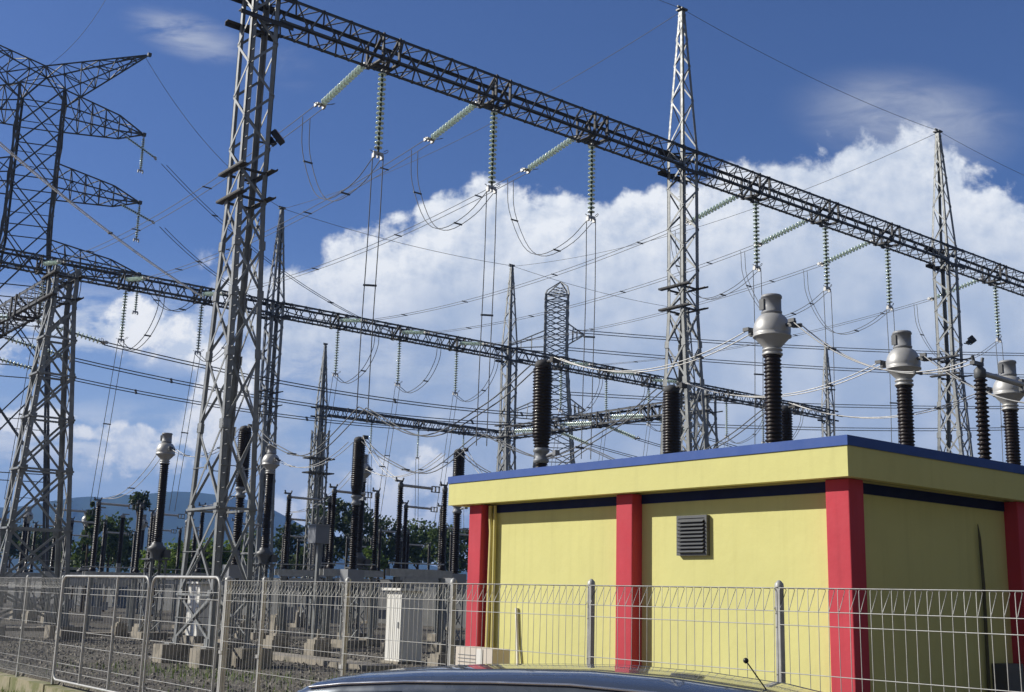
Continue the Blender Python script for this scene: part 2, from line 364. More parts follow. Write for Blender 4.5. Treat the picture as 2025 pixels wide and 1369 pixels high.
# far hill range: real relief far out behind the trees
def hill():
    prof = [(-700, 1030), (-300, 1012), (-60, 1008), (0, 1004), (60, 1000), (110, 990), (150, 984), (180, 982), (205, 985), (240, 977), (262, 981), (300, 976), (345, 972), (390, 974), (440, 980), (480, 986), (540, 1008), (600, 1040), (700, 1085), (860, 1120), (1100, 1150)]
    m = MB(); rows = []
    for k, (back, sc) in enumerate([(-620, 0), (-480, .22), (-310, .5), (-160, .78), (0, 1), (200, .8), (420, 0)]):
        row = []
        for i in range(len(prof)-1):
            for j in range(4):
                a = j/4; px = prof[i][0]*(1-a)+prof[i+1][0]*a; py = prof[i][1]*(1-a)+prof[i+1][1]*a
                top = atD(px, py, 2300); dirh = Vector((top.x, top.y, 0)).normalized()
                z = max(0, top.z*sc*(1+.16*mnoise.noise(Vector((px*.012, k*.9, 3)))*(0 if sc in (0, 1) else 1)))
                q = top + dirh*(back + 70*mnoise.noise(Vector((px*.02, k*1.7, 0)))*(sc != 1)); row.append((q.x, q.y, z if sc else -8))
        rows.append(row)
    n = len(rows[0])
    m.add([v for r in rows for v in r], [(k*n+i, k*n+i+1, (k+1)*n+i+1, (k+1)*n+i) for k in range(len(rows)-1) for i in range(n-1)], True)
    tag(m.build('hills', HILLM), kind='structure')
hill()

def shade_bank_behind():  # unseen bank added behind the camera to cut the sky fill
    m = MB(); nx, ny = 60, 8; vs = []
    for i in range(nx+1):
        for j in range(ny+1):
            x = -70+200*i/nx; f = j/ny; k = mnoise.noise(Vector((x*.09, f*3, 1)))
            vs.append((x+1.5*k, -14-f*22+2*k, -.6+f**.8*17*(1+.25*k)))
    m.add(vs, [(i*(ny+1)+j, (i+1)*(ny+1)+j, (i+1)*(ny+1)+j+1, i*(ny+1)+j+1) for i in range(nx) for j in range(ny)], True)
    tag(m.build('added_shade_bank', mat('shade_bank_green', (.05, .06, .022), .95, 0, .5, .6, 1.0, 3, col2=(.10, .075, .045), spec=.1)), kind='structure')
shade_bank_behind()

# ------------------------------------------------------------------ lattice towers and beams
FACES = [((-1, -1), (1, -1), (0, -1)), ((1, -1), (1, 1), (1, 0)), ((1, 1), (-1, 1), (0, 1)), ((-1, 1), (-1, -1), (-1, 0))]
def gantry_tower(cx, cy, label, group, zpk=25.0, a1=.42, a0=1.14, zb=12.6, zt=19.1, collars=((13.5, 12.68),), pads=True, spire=True, fat=1.0, foot=True, steel=None, axis='Y', a0n=.56):
    st_ = steel or STEEL
    t = thing('gantry_tower', (cx, cy, 0), label, 'gantry tower', group)
    # the feet splay in the direction the conductors pull
    def half(z): return a1 if z >= zb else a0 + (a1-a0)*(z-.5)/(zb-.5)
    def halfn(z): return a1 if z >= zb else a0n + (a1-a0n)*(z-.5)/(zb-.5)
    def P(sx, sy, z):
        h, hn = half(z), halfn(z)
        return Vector((cx+sx*hn, cy+sy*h, z)) if axis == 'Y' else Vector((cx+sx*h, cy+sy*hn, z))
    for sx, sy in ((-1, -1), (1, -1), (1, 1), (-1, 1)):
        m = MB(); lw = .145*fat
        for za, zc in ((.45, zb), (zb, zt)): m.angle(P(sx, sy, za), P(sx, sy, zc), (-sx, 0, 0), (0, -sy, 0), lw, .022)
        m.cbox(P(sx, sy, .47), (.32, .32, .04))
        if fat < 1.2 and (sx, sy) in ((-1, -1), (1, 1)):
            z = 2.6
            while z < zt:
                c = P(sx, sy, z); m.bar(c+Vector((-sx*.05, 0, 0)), c+Vector((-sx*.05, sy*.17, 0)), .018, .018); z += .38
        m.build('leg', st_, t)
        if foot:
            m = MB(); c = P(sx, sy, 0); m.box(c.x-.38, c.y-.30, -.3, c.x+.48, c.y+.30, .45); m.build('concrete_footing', CONC, t)
    m = MB(); bw = .074*fat
    # lower part: crossed panels that grow towards the ground; upper part: single lacing
    zs = [.55+(zb-.55)*q for q in (0, .10, .285, .47, .635, .775, .895, 1)]
    for i in range(len(zs)-1):
        for (a, b, nrm) in FACES:
            n = Vector((*nrm, 0)); o1, o2 = n*.012, n*-.03
            m.bar(P(*a, zs[i])+o1, P(*b, zs[i+1])+o1, bw, .014, n)
            m.bar(P(*b, zs[i])+o2, P(*a, zs[i+1])+o2, bw, .014, n)
            if fat < 1.2:
                for e in (a, b): m.bar(P(*e, zs[i]-.13)+n*.018 + (Vector((cx, cy, zs[i]))-P(*e, zs[i])-n*n.dot(Vector((cx, cy, zs[i]))-P(*e, zs[i])))*.16, P(*e, zs[i]+.13)+n*.018 + (Vector((cx, cy, zs[i]))-P(*e, zs[i])-n*n.dot(Vector((cx, cy, zs[i]))-P(*e, zs[i])))*.16, .2, .012, n)
                m.bar((P(*a, zs[i])+P(*b, zs[i+1]))/2+n*.005-Vector((0, 0, .07)), (P(*a, zs[i])+P(*b, zs[i+1]))/2+n*.005+Vector((0, 0, .07)), .13, .02, n)
            if i in (1, 2) or (fat == 1.15 and i): m.bar(P(*a, zs[i])+n*.03, P(*b, zs[i])+n*.03, bw, bw*.8)
            if i < 3:
                mid = (P(*a, zs[i])+P(*b, zs[i+1]))/2
                m.bar(mid + n*-.01, (P(*a, zs[i])+P(*a, zs[i+1]))/2, bw*.7, .02)
    nz = int((zt-zb)/.74); h = (zt-zb)/nz
    for i in range(nz):
        for fi, (a, b, nrm) in enumerate(FACES):
            n = Vector((*nrm, 0)); p, q = (a, b) if (i+fi) % 2 else (b, a)
            m.bar(P(*p, zb+i*h)+n*.01, P(*q, zb+(i+1)*h)+n*.01, bw, .014, n)
    m.build('bracing', st_, t)
    for pair in collars:
        for zc in pair:
            m = MB(); L = a1+.36
            for s in (-1, 1):
                m.box(cx+s*(a1+.02)-.10, cy-L, zc, cx+s*(a1+.02)+.10, cy+L, zc+.02)
                m.box(cx+s*(a1+.12)-.01, cy-L, zc+.022, cx+s*(a1+.12)+.01, cy+L, zc+.07)
                m.box(cx-a1+.1, cy+s*a1-.05, zc-.06, cx+a1-.1, cy+s*a1+.05, zc-.01)
            m.build('collar', SHADE_STEEL, t)
    if pads:
        for zc in (18.2, 19.05):
            m = MB(); L = a1+.42
            for s in (-1, 1):
                m.box(cx-L, cy+s*(a1+.02)-.10, zc-.075, cx+L, cy+s*(a1+.02)+.10, zc-.055)
                m.box(cx-L, cy+s*(a1+.10)-.01, zc-.19, cx+L, cy+s*(a1+.10)+.01, zc-.077)
                m.bar((cx-a1, cy-s*a1, zc-.11), (cx+a1, cy+s*a1, zc-.11-.02*s), .07, .05)
            m.build('beam_seat', SHADE_STEEL, t)
    if spire:
        m = MB(); wt = .09
        def Q(sx, sy, z): h = a1 + (wt-a1)*(z-zt)/(zpk-zt); return Vector((cx+sx*h, cy+sy*h, z))
        for sx, sy in ((-1, -1), (1, -1), (1, 1), (-1, 1)): m.angle(Q(sx, sy, zt+.005), Q(sx, sy, zpk), (-sx, 0, 0), (0, -sy, 0), .10*fat, .016)
        z = zt+.01; i = 0
        while z < zpk-.5:
            hh = (a1 + (wt-a1)*(z-zt)/(zpk-zt)); dz_ = max(.55, hh*2.6); z2 = min(zpk-.1, z+dz_)
            for fi, (a, b, nrm) in enumerate(FACES):
                n = Vector((*nrm, 0)); p, q = (a, b) if (i+fi) % 2 else (b, a)
                m.bar(Q(*p, z)+n*.008, Q(*q, z2)+n*.008, .055*fat, .012, n)
            z = z2; i += 1
        m.build('spire', st_, t)
        m = MB(); m.cbox((cx, cy, zpk+.04), (.34, .34, .06)); m.cbox((cx, cy, zpk+.12), (.5, .06, .08)); m.build('spire_cap', DGREY, t)
    return t
GA, GB, GD = 29.4, 62.8, 96.2
T1 = gantry_tower(13.6, GA, 'tall grey lattice gantry tower on concrete footings just behind the mesh gate', 'gantry towers')
T2 = gantry_tower(31.6, GA, 'gantry tower with pale sunlit spire rising behind the flat roof of the yellow building', 'gantry towers', foot=False)
gantry_tower(50.0, GA, 'gantry tower with thin spire rising between the grey current transformer heads', 'gantry towers', foot=False)
gantry_tower(68.2, GA, 'outermost gantry tower at the far end of the big near beam', 'gantry towers', foot=False, fat=1.1)
gantry_tower(31.5, GB, 'distant gantry tower seen close beside the tall tower at the gate', 'gantry towers', fat=1.25, foot=False)
gantry_tower(49.75, GB, 'distant gantry tower with bent cap standing beside the round-topped far pylon', 'gantry towers', fat=1.3, foot=False)
gantry_tower(68.0, GB, 'distant gantry tower hidden behind the tower with the pale sunlit spire', 'gantry towers', fat=1.4, foot=False)
gantry_tower(86.2, GB, 'small far gantry tower between the two grey transformer heads above the roof corner', 'gantry towers', fat=1.4, foot=False)
gantry_tower(13.25, GB, 'gantry tower carrying the outer ends of the distant beam and the cross beam', 'gantry towers', fat=1.25, foot=False)
gantry_tower(53.8, GD, 'smallest gantry tower with pointed spire at the end of the farthest beam', 'gantry towers', fat=1.6, foot=False)
gantry_tower(76.0, GD, 'farthest gantry tower where the last beam ends behind the bent-cap tower', 'gantry towers', fat=1.6, foot=False)
gantry_tower(13.4, 44.55, 'squat gantry tower without a spire carrying the cross beam beside the big pylon', 'gantry towers', zt=13.75, zb=12.2, a0=1.35, a0n=.62, a1=.46, collars=((13.4, 12.55),), pads=False, spire=False, fat=1.15, axis='X')
gantry_tower(49.75, 44.55, 'squat gantry tower just behind the foot of the pale-spired tower', 'gantry towers', zt=13.75, zb=12.2, collars=((13.4, 12.55),), pads=False, spire=False, fat=1.2, foot=False, axis='X')

def beam(axis, c, a, b, zlo, zhi, label, group, hangers=(), wd=.45, fat=1.0, period=.92):
    """box girder of four chords with V lacing; axis 'X' at Y=c or axis 'Y' at X=c, from a to b"""
    mid = (a+b)/2
    t = thing('gantry_beam', (mid, c, zlo) if axis == 'X' else (c, mid, zlo), label, 'gantry beam', group)
    def P(u, v, z): return Vector((u, c+v, z)) if axis == 'X' else Vector((c+v, u, z))
    vdir = Vector((0, 1, 0)) if axis == 'X' else Vector((1, 0, 0))
    for v in (-wd, wd):
        for z in (zlo, zhi):
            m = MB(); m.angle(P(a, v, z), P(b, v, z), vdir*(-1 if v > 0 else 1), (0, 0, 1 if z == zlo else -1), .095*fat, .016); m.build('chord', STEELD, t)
    n = int((b-a)/period); h = (b-a)/n; m = MB(); bw = .052*fat
    for i in range(n):
        u0, u1, u2 = a+i*h, a+(i+.5)*h, a+(i+1)*h
        for v in (-wd, wd):
            o = .012*(1 if v > 0 else -1)
            up = vdir
            m.bar(P(u0, v+o, zlo), P(u1, v+o, zhi), .014, bw)
            m.bar(P(u1, v+o, zhi), P(u2, v+o, zlo), .014, bw)
        for z, ph in ((zlo, 0), (zhi, 1)):
            o = .012*(1 if z == zhi else -1); s = 1 if ph == 0 else -1
            m.bar(P(u0, -wd*s, z+o), P(u1, wd*s, z+o), bw, .014); m.bar(P(u1, wd*s, z+o), P(u2, -wd*s, z+o), bw, .014)
            m.bar(P(u0, -wd, z-o), P(u0, wd, z-o), bw*.8, .014)
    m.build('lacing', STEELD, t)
    for u in hangers:
        m = MB()
        for du in (-.3, .3):
            for v in (-wd, wd): m.bar(P(u+du, v*1.06, zlo-.03), P(u+du, v*1.06, zhi), .09*fat, .06)
            m.bar(P(u+du, -wd, zhi-.03), P(u+du, wd, zlo+.03), .10*fat, .05); m.bar(P(u+du, -wd, zlo-.03), P(u+du, wd, zlo-.03), .12*fat, .06)
        m.bar(P(u-.34, 0, zlo-.04), P(u+.34, 0, zlo-.04), .12, .08); m.bar(P(u-.34, wd*1.06, zlo+.1), P(u+.34, wd*1.06, zlo+.1), .1, .06)
        m.build('hanger_bracket', SHADE_STEEL, t)
    return t
ZL, ZH = 18.2, 19.05
PH1, PH2, PH3 = [17.87, 22.34, 26.84], [35.95, 40.58, 45.2], [54.6, 59.1, 63.6]
PH4 = [72.6, 77.2, 81.7]
beam('X', GA, 14.03, 31.17, ZL, ZH, 'near lattice beam carrying three white insulator strings, against open blue sky', 'gantry beams', PH1)
beam('X', GA, 32.03, 49.57, ZL, ZH, 'near lattice beam crossing the white cloud beyond the pale-spired tower', 'gantry beams', PH2)
beam('X', GA, 50.43, 67.77, ZL, ZH, 'last span of the near lattice beam, beyond the thin-spired tower', 'gantry beams', PH3)
beam('X', GB, 13.7, 31.07, ZL, ZH, 'span of the distant beam passing behind the squat tower and the pylon arms', 'gantry beams', PH1, fat=1.2)
beam('X', GB, 31.93, 49.32, ZL, ZH, 'middle span of the distant beam crossing the big cloud', 'gantry beams', PH2, fat=1.25)
beam('X', GB, 50.18, 67.57, ZL, ZH, 'span of the distant beam passing behind the brown breaker column', 'gantry beams', PH3, fat=1.3)
beam('X', GB, 68.43, 85.77, ZL, ZH, 'far end span of the distant beam low above the blue roof edge', 'gantry beams', PH4, fat=1.4)
beam('X', GD, 54.25, 75.5, ZL, ZH, 'farthest small beam running low behind the hanging droppers', 'gantry beams', [59.4, 64.9, 70.5], fat=1.5)
beam('Y', 13.35, 45.03, 62.35, 12.6, 13.45, 'lower cross beam running away from the squat tower beside the pylon', 'gantry beams', [49.0, 53.5, 58.0], fat=1.25)
beam('Y', 49.75, 45.03, 62.35, 12.6, 13.45, 'lower cross beam with green strings behind the two brown breaker columns', 'gantry beams', [49.0, 53.5, 58.0], fat=1.3)

# ------------------------------------------------------------------ insulator strings
def string_proto(L, nd, rd, label, cat, loc, horn=True, group=None, dbl=False):
    """hangs down -Z from its top point; copies are turned for tension strings"""
    t = thing('insulator_string', loc, label, cat, group); x, y, z0 = loc
    offs = (-.14, .14) if dbl else (0,)
    m = MB(); rodm = MB()
    for ox in offs:
        pitch = (L-.34)/nd
        for i in range(nd):
            z = z0-.2-i*pitch
            m.lathe([(.035, .015), (.05, 0), (rd*.6, -.012), (rd, -.040), (rd*.99, -.060), (rd*.6, -.042), (.035, -.04)], (x+ox, y, z), 12)
        rodm.tube([(x+ox, y, z0-.12), (x+ox, y, z0-L+.1)], .04, 8)
    m.build('glass_shed', GLASS, t)
    rodm.build('cap_and_pin_core', CORE, t)
    m = MB(); m.bar((x, y, z0), (x, y, z0-.2), .05, .03); m.cbox((x, y, z0-.12), (.09 + (.3 if dbl else 0), .09, .06)); m.build('shackle', ALU, t)
    m = MB(); zb = z0-L; m.cbox((x, y, zb+.06), (.34, .06, .10)); m.cbox((x, y, zb-.02), (.06, .06, .14))
    for s in (-1, 1): m.cbox((x+s*.15, y, zb-.04), (.07, .12, .14))
    m.build('conductor_clamp', ALU, t)
    if horn:
        m = MB(); m.tube([(x+.02, y, zb+.06), (x+.2, y+.04, zb+.10), (x+.36, y+.05, zb+.2), (x+.40, y+.05, zb+.27), (x+.33, y+.02, zb+.27), (x+.2, y, zb+.16)], .012, 5)
        m.tube([(x-.02, y, zb+.06), (x-.2, y-.03, zb+.06), (x-.32, y-.04, zb+.1)], .012, 5); m.build('arcing_horn', DGREY, t)
    return t
def aim(d): return Vector(d).normalized().to_track_quat('-Z', 'Y').to_euler()
sp_hang = None
def hang(X, Y, z, label):
    global sp_hang
    if sp_hang is None: sp_hang = string_proto(2.95, 16, .135, label, 'insulator string', (X, Y, z), group='glass insulator strings'); return sp_hang
    return dup(sp_hang, (X, Y, z), label)
sp_ten = None
def tension(p, q, label):
    global sp_ten
    p, q = Vector(p), Vector(q)
    if sp_ten is None:
        sp_ten = string_proto(2.95, 15, .128, label, 'insulator string', tuple(p), group='glass insulator strings', horn=True); sp_ten.rotation_euler = aim(q-p); return sp_ten
    return dup(sp_ten, p, label, aim(q-p))
def twin(p, q, sag, label, gap=.32, r=.017, dirv=(1, 0, 0), n=18, spacers=3, pts=None, mtl=None, cat='overhead conductor', group='twin overhead conductors'):
    """two sub-conductors with spacers"""
    mid = (Vector(p)+Vector(q))/2 if pts is None else Vector(pts[len(pts)//2])
    t = thing('twin_conductor', mid, label, cat, group); dv = Vector(dirv).normalized()*gap/2
    line = pts or sagline(p, q, sag, n)
    for s in (-1, 1):
        m = MB(); m.tube([Vector(v)+dv*s for v in line], r, 5); m.build('wire', mtl or WIRE, t)
    for k in range(spacers):
        i = int((k+.6)/(spacers+.2)*(len(line)-1)); v = Vector(line[i]); m = MB(); m.bar(v-dv*1.25, v+dv*1.25, r*2.6, r*3.4)
        for s in (-1, 1): m.cbox(v+dv*s, (r*3.4, r*3.4, r*3.4))
        m.build('spacer', DGREY, t)
    return t
def loop(pts, n=24):
    """smooth Catmull-Rom line through pts"""
    P = [Vector(p) for p in pts]; P = [P[0]*2-P[1]] + P + [P[-1]*2-P[-2]]; out = []
    seg = len(P)-3
    for i in range(seg):
        for k in range(n//seg):
            t = k/(n//seg); a, b, c, d = P[i:i+4]
            out.append(.5*((2*b)+(c-a)*t+(2*a-5*b+4*c-d)*t*t+(3*b-a-3*c+d)*t**3))
    return out+[P[-2]]
place1 = {17.87: 'nearest the gate tower', 22.34: 'in the middle of the first span', 26.84: 'nearest the pale-spired tower', 35.95: 'just past the pale-spired tower', 40.58: 'in the middle of the second span', 45.2: 'just before the thin-spired tower', 54.6: 'just past the thin-spired tower', 59.1: 'in the middle of the last span', 63.6: 'at the end of the last span'}
for X in PH1+PH2+PH3[:1]:
    w_ = place1[X]
    hang(X, GA, ZL-.05, 'glass insulator string hanging from the near beam, '+w_)
    tension((X-.25, GA+.55, ZL+.25), (X-.25, GA+3.45, ZL-.28), 'glass insulator string pulled slanting off the near beam, '+w_)
    twin((X-.25, GA+3.5, ZL-.3), (X-.25, GB-3.5, ZL-.2), .65, 'twin conductor from near beam to distant beam, '+w_, r=.0135, spacers=4)
    e = Vector((X-.25, GA+4.4, ZL-.42)); b = Vector((X, GA, ZL-3.05))
    twin(None, None, 0, 'hanging jumper loop under the near beam, '+w_, r=.0145, gap=.28, pts=loop([e, e+Vector((0, -.15, -1.3)), e+Vector((.05, -1.0, -2.9)), e+Vector((.1, -2.0, -3.45)), b+Vector((0, 1.1, -.55)), b]), spacers=2, cat='jumper wire', group='jumper loops')
for X in PH1+PH2+PH3+PH4[:2]:
    w2 = place1.get(X) or {72.6: 'just left of the far end tower', 77.2: 'closest to the far end tower'}[X]
    w2 = {17.87: 'beside the squat tower', 22.34: 'between squat tower and gate tower', 26.84: 'hidden partly by the gate tower', 35.95: 'first beyond the gate tower', 40.58: 'second beyond the gate tower', 45.2: 'third beyond the gate tower', 54.6: 'first beyond the bent-cap tower', 59.1: 'second beyond the bent-cap tower', 63.6: 'third beyond the bent-cap tower', 72.6: 'first beyond the pale-spired tower', 77.2: 'second beyond the pale-spired tower'}[X]
    hang(X, GB, ZL-.05, 'glass insulator string hanging from the distant beam, '+w2)
    if X < 70:
        tension((X-.25, GB-.55, ZL+.35), (X-.25, GB-3.45, ZL-.15), 'tension insulator string on the distant beam, '+w2)
    e = Vector((X-.25+.9, GB-3.6, ZL-.4)); b = Vector((X, GB, ZL-3.1))
    twin(None, None, 0, 'jumper loop below the distant beam, '+w2, r=.022, gap=.3, pts=loop([e, e+Vector((.1, .3, -1.3)), e+Vector((-.1, 1.2, -2.6)), b+Vector((.3, -.9, -.5)), b]), spacers=1, cat='jumper wire', group='jumper loops')
    twin((X, GB, ZL-3.15), (X-.1, GB+1.5, 6.2), 0, 'vertical dropper below the distant beam, '+w2, r=.018, gap=.34, n=4, spacers=1, cat='dropper wire', group='vertical droppers')
# droppers from the near beam down to the switchgear
for X, end in ((17.87, (17.87, 29.5, 6.9)), (22.34, (22.34, 29.5, 6.6)), (26.84, (26.84, 29.5, 6.6)), (35.95, (35.95, 29.5, 6.5)), (40.58, (40.58, 29.5, 6.5)), (45.2, (45.2, 29.5, 6.5)), (54.6, (54.6, 29.5, 6.5))):
    p = Vector((X, GA, ZL-3.1)); q = Vector(end)
    pts = loop([p, p.lerp(q, .3)+Vector((-.05, -.1, 0)), p.lerp(q, .7)+Vector((-.08, -.1, 0)), q])
    twin(None, None, 0, 'long vertical dropper below the near beam, '+place1[X], r=.0165, gap=.33, pts=pts, spacers=1, dirv=(1, -.6, 0), cat='dropper wire', group='vertical droppers')
    if X < 30:
        for k, (dx, dy) in enumerate(((-.9, 4.8), (.9, -8.8))):
            e2 = Vector((X+.42, 37.5, 7.55)) if k == 0 else Vector((X+.35, 21.9, 7.6))
            twin(None, None, 0, ('branch wire from the dropper to the rear breaker, ' if k == 0 else 'branch wire from the dropper to the front breaker, ')+place1[X], r=.018, gap=.26, pts=loop([q+Vector((0, 0, .4)), q.lerp(e2, .4)-Vector((0, 0, 1.0)), q.lerp(e2, .75)-Vector((0, 0, .7)), e2]), spacers=1, cat='branch wire', group='branch wires to breakers')
# main bus wires under the cross beams
for i, Y in enumerate((49.0, 53.5, 58.0)):
    nm = ('lowest', 'middle', 'uppermost')[2-i]
    nm = ('nearest', 'middle', 'farthest')[i]
    tension((13.8, Y, 12.55), (16.6, Y, 12.1), f'green insulator string pulling the {nm} bus wire off the squat tower beam')
    tension((49.3, Y, 12.75), (46.5, Y, 12.35), f'green insulator string at the far end of the {nm} bus wire')
    twin((16.7, Y, 12.05), (46.4, Y, 12.3), .75, f'{nm} of three long bus wires running level behind the gate tower', r=.026, gap=.2, dirv=(0, .6, .8), spacers=3, mtl=STEELD)
    tension((12.9, Y, 12.55), (10.1, Y, 12.1), f'green insulator string outside the squat tower beam, on the {nm} bus wire')
    twin((10.0, Y, 12.05), (-14, Y, 12.2), .7, f'outer run of the {nm} bus wire passing out by the pylon', r=.025, gap=.2, dirv=(0, .6, .8), spacers=1, mtl=STEELD)
    tension((50.2, Y, 12.75), (53.0, Y, 12.2), f'green insulator string leaving the far cross beam with the {nm} bus wire')
    twin((53.1, Y, 12.15), (84, Y, 11.7), .8, f'{nm} bus wire continuing beyond the far cross beam', r=.025, gap=.2, dirv=(0, .6, .8), spacers=2, mtl=STEELD)
for X in (59.4, 64.9, 70.5):
    w2 = {59.4: 'nearest its spired tower', 64.9: 'at its middle', 70.5: 'at its end by the breaker column'}[X]
    hang(X, GD, ZL-.05, 'tiny dark insulator string hanging under the farthest beam, '+w2)
    twin((X, GD, ZL-3.1), (X, GD-.5, 6), 0, 'thin dropper below the farthest beam, '+w2, r=.025, gap=.35, n=4, spacers=0, cat='dropper wire', group='vertical droppers')

# earth wires between spires
def single(p, q, sag, label, r=.012, cat='earth wire', group='earth wires'):
    m = MB(); m.tube(sagline(p, q, sag, 20), r, 4); return tag(m.build('earth_wire', WIRE, None, (Vector(p)+Vector(q))/2), label, cat, group)
single((31.6, GA, 25.1), (50.0, GA, 25.1), .35, 'thin earth wire strung from the pale spire to the thin spire')
single((13.6, GA, 25.1), (31.6, GA, 25.1), .35, 'thin earth wire from the pale spire back above the gate tower')
single((50.0, GA, 25.1), (68.2, GA, 25.3), .3, 'thin earth wire leaving the thin spire past the cloud edge')
single((50.0, GA, 25.0), (49.75, GB, 25.0), 1.2, 'thin earth wire from the thin spire back to the bent-cap tower', r=.014)
single((31.5, GB, 25.05), (49.75, GB, 25.05), .35, 'thin earth wire joining the spires of the distant beam', r=.016)
single((49.75, GB, 25.05), (68.0, GB, 25.05), .35, 'thin earth wire from the bent-cap tower past the far pylon', r=.016)
single((31.6, GA, 25.0), (31.5, GB, 25.0), 1.0, 'thin earth wire running back from the pale spire to the distant spire', r=.014)

# ------------------------------------------------------------------ big pylon on the sun side
def pylon(base, adir, label, S=1.0, fat=1.0, arms=True, ztop=31.2, nm='pylon'):
    """lattice tower: four tapered legs, three pairs of arms and a forked earth-wire crest. adir = direction of the arms"""
    bx, by = base; a = Vector((adir[0], adir[1], 0)).normalized(); b = Vector((-a.y, a.x, 0))
    t = thing('transmission_pylon', (bx, by, 0), label, 'pylon', 'transmission pylons'); O = Vector((bx, by, 0))
    def half(z): return 1.3*S if z > 22*S else 1.3*S + (22*S-z)/(22*S)*2.1*S
    zt = ztop*S
    def P(i, j, z): h = half(z); return O + a*(i*h) + b*(j*h) + Vector((0, 0, z))
    for i, j in ((-1, -1), (1, -1), (1, 1), (-1, 1)):
        m = MB(); 
        for z0, z1 in ((0, 22*S), (22*S, zt)): m.angle(P(i, j, z0), P(i, j, z1), -i*a, -j*b, .14*fat, .03)
        m.build('leg', STEELD, t)
    m = MB(); z = 0; zs = [0]
    while zs[-1] < zt-1: zs.append(min(zt, zs[-1]+2.3*half(zs[-1])))
    cor = [(-1, -1), (1, -1), (1, 1), (-1, 1)]
    for k in range(len(zs)-1):
        for f in range(4):
            p, q = cor[f], cor[(f+1) % 4]
            m.bar(P(*p, zs[k]), P(*q, zs[k+1]), .11*fat, .07*fat); m.bar(P(*q, zs[k]), P(*p, zs[k+1]), .11*fat, .07*fat)
            m.bar(P(*p, zs[k+1]), P(*q, zs[k+1]), .08*fat, .05*fat)
            c = (P(*p, zs[k])+P(*q, zs[k+1])+P(*q, zs[k])+P(*p, zs[k+1]))/4
            for e in (P(*p, (zs[k]+zs[k+1])/2), P(*q, (zs[k]+zs[k+1])/2)): m.bar(c.lerp(e, .1), e, .05*fat, .04*fat)
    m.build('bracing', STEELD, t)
    def arm(sgn, zlo, zhi, L, ztip, name='crossarm', crest=False):
        m = MB(); tip = O + a*(sgn*(half(zlo)+L)) + Vector((0, 0, ztip))
        lo = [P(sgn, j, zlo) for j in (-1, 1)]; hi = [P(sgn, j, zhi) for j in (-1, 1)] if not crest else [O+b*(j*.9*S)+Vector((0, 0, zt+1.45*S)) for j in (-1, 1)]
        F = .68
        def ring(f):
            if crest or f > F:
                g = f if crest else (f-F)/(1-F)
                q = [lo[0], lo[1], hi[1], hi[0]] if crest else ring(F)
                return [v.lerp(tip, g) for v in q]
            g = f/F; out = []
            for r_, z_ in ((lo[0], zlo-.12*S*g), (lo[1], zlo-.12*S*g), (hi[1], zhi+(zlo+.50*(zhi-zlo)-zhi)*g), (hi[0], zhi+(zlo+.50*(zhi-zlo)-zhi)*g)):
                v = r_.lerp(tip, f); cen = O+a*((v-O).dot(a)); v = cen + b*((r_-O).dot(b)*(1-.45*g)); out.append(Vector((v.x, v.y, z_)))
            return out
        fs_ = [0, .17, .34, .51, .68, .84, .97]; prev = None
        for k, f in enumerate(fs_):
            rg = ring(f)
            if prev:
                for i in range(4): m.bar(prev[i], rg[i], .085*fat, .07*fat)
                for i in range(4): m.bar(rg[i], rg[(i+1) % 4], .06*fat, .05*fat)
                for i in range(4):
                    x, y = (i, (i+1) % 4) if k % 2 else ((i+1) % 4, i)
                    m.bar(prev[x], rg[y], .06*fat, .05*fat)
            prev = rg
        m.cbox(tip, (.22, .22, .22))
        m.build(name, STEELD, t); return tip
    tips = []
    if arms:
        for sgn in (1, -1):
            for zlo, zhi, L in ((zt-1.8*S, zt-.05*S, 4.75*S), (zt-6.25*S, zt-4.75*S, 4.9*S), (zt-10.8*S, zt-9.5*S, 5.1*S)):
                tips.append(arm(sgn, zlo, zhi, L, zlo+.12*S))
            arm(sgn, zt-.05*S, zt+1.5*S, 4.6*S, zt+3.7*S, 'earth_wire_arm', True)
        m = MB(); top = [O+b*(j*.9*S)+Vector((0, 0, zt+1.45*S)) for j in (-1, 1)]
        for j, c in zip((-1, 1), top):
            for i in (-1, 1): m.bar(P(i, j, zt), c, .1*fat, .07*fat); m.bar(P(i, -j, zt), c, .06*fat, .05*fat)
        m.bar(top[0], top[1], .08*fat, .06*fat); m.build('crest', STEELD, t)
    return t, tips
pdir = Vector((math.cos(R(-19.5)), math.sin(R(-19.5)), 0))
pc = atD(86, 186, 74); S1 = pc.z/31.2
PY, ptips = pylon((pc.x, pc.y), pdir, 'big dark transmission pylon with forked crest and stacked arms behind the squat tower', S=S1, fat=1.0)
for k, tp in enumerate(ptips[:3]):
    w3 = ('topmost', 'middle', 'lowest')[k]
    d = Vector((.15, .05, -1))
    s = string_proto(2.4, 14, .11, f'insulator string hanging from the {w3} arm tip of the big pylon', 'insulator string', tuple(tp+Vector((0, 0, -.1))), horn=False, group='pylon insulator strings')
    X = (22.34, 26.84, 26.84)[k]; tgt = Vector(((40.58, 35.95, 26.84)[k], GB+.6, 18.7))
    st0 = tp - pdir*1.2 + Vector((0, 0, -.25)); e0 = st0 + (tgt-st0).normalized()*3.1
    dup(s, st0, f'slanting insulator string pulled from the {w3} arm of the big pylon', aim(e0-st0))
    twin(e0, tgt, 1.3, f'twin line wire coming down from the {w3} arm of the big pylon', r=.022, gap=.35, spacers=2)
single(O_ if (O_ := Vector((pc.x, pc.y, 0)) + pdir*(1.3+4.3)*S1 + Vector((0, 0, (31.2+3.6)*S1))) else None, (31.5, GB, 25.05), 1.2, 'thin earth wire from the forked crest of the big pylon to the distant spire', r=.016)
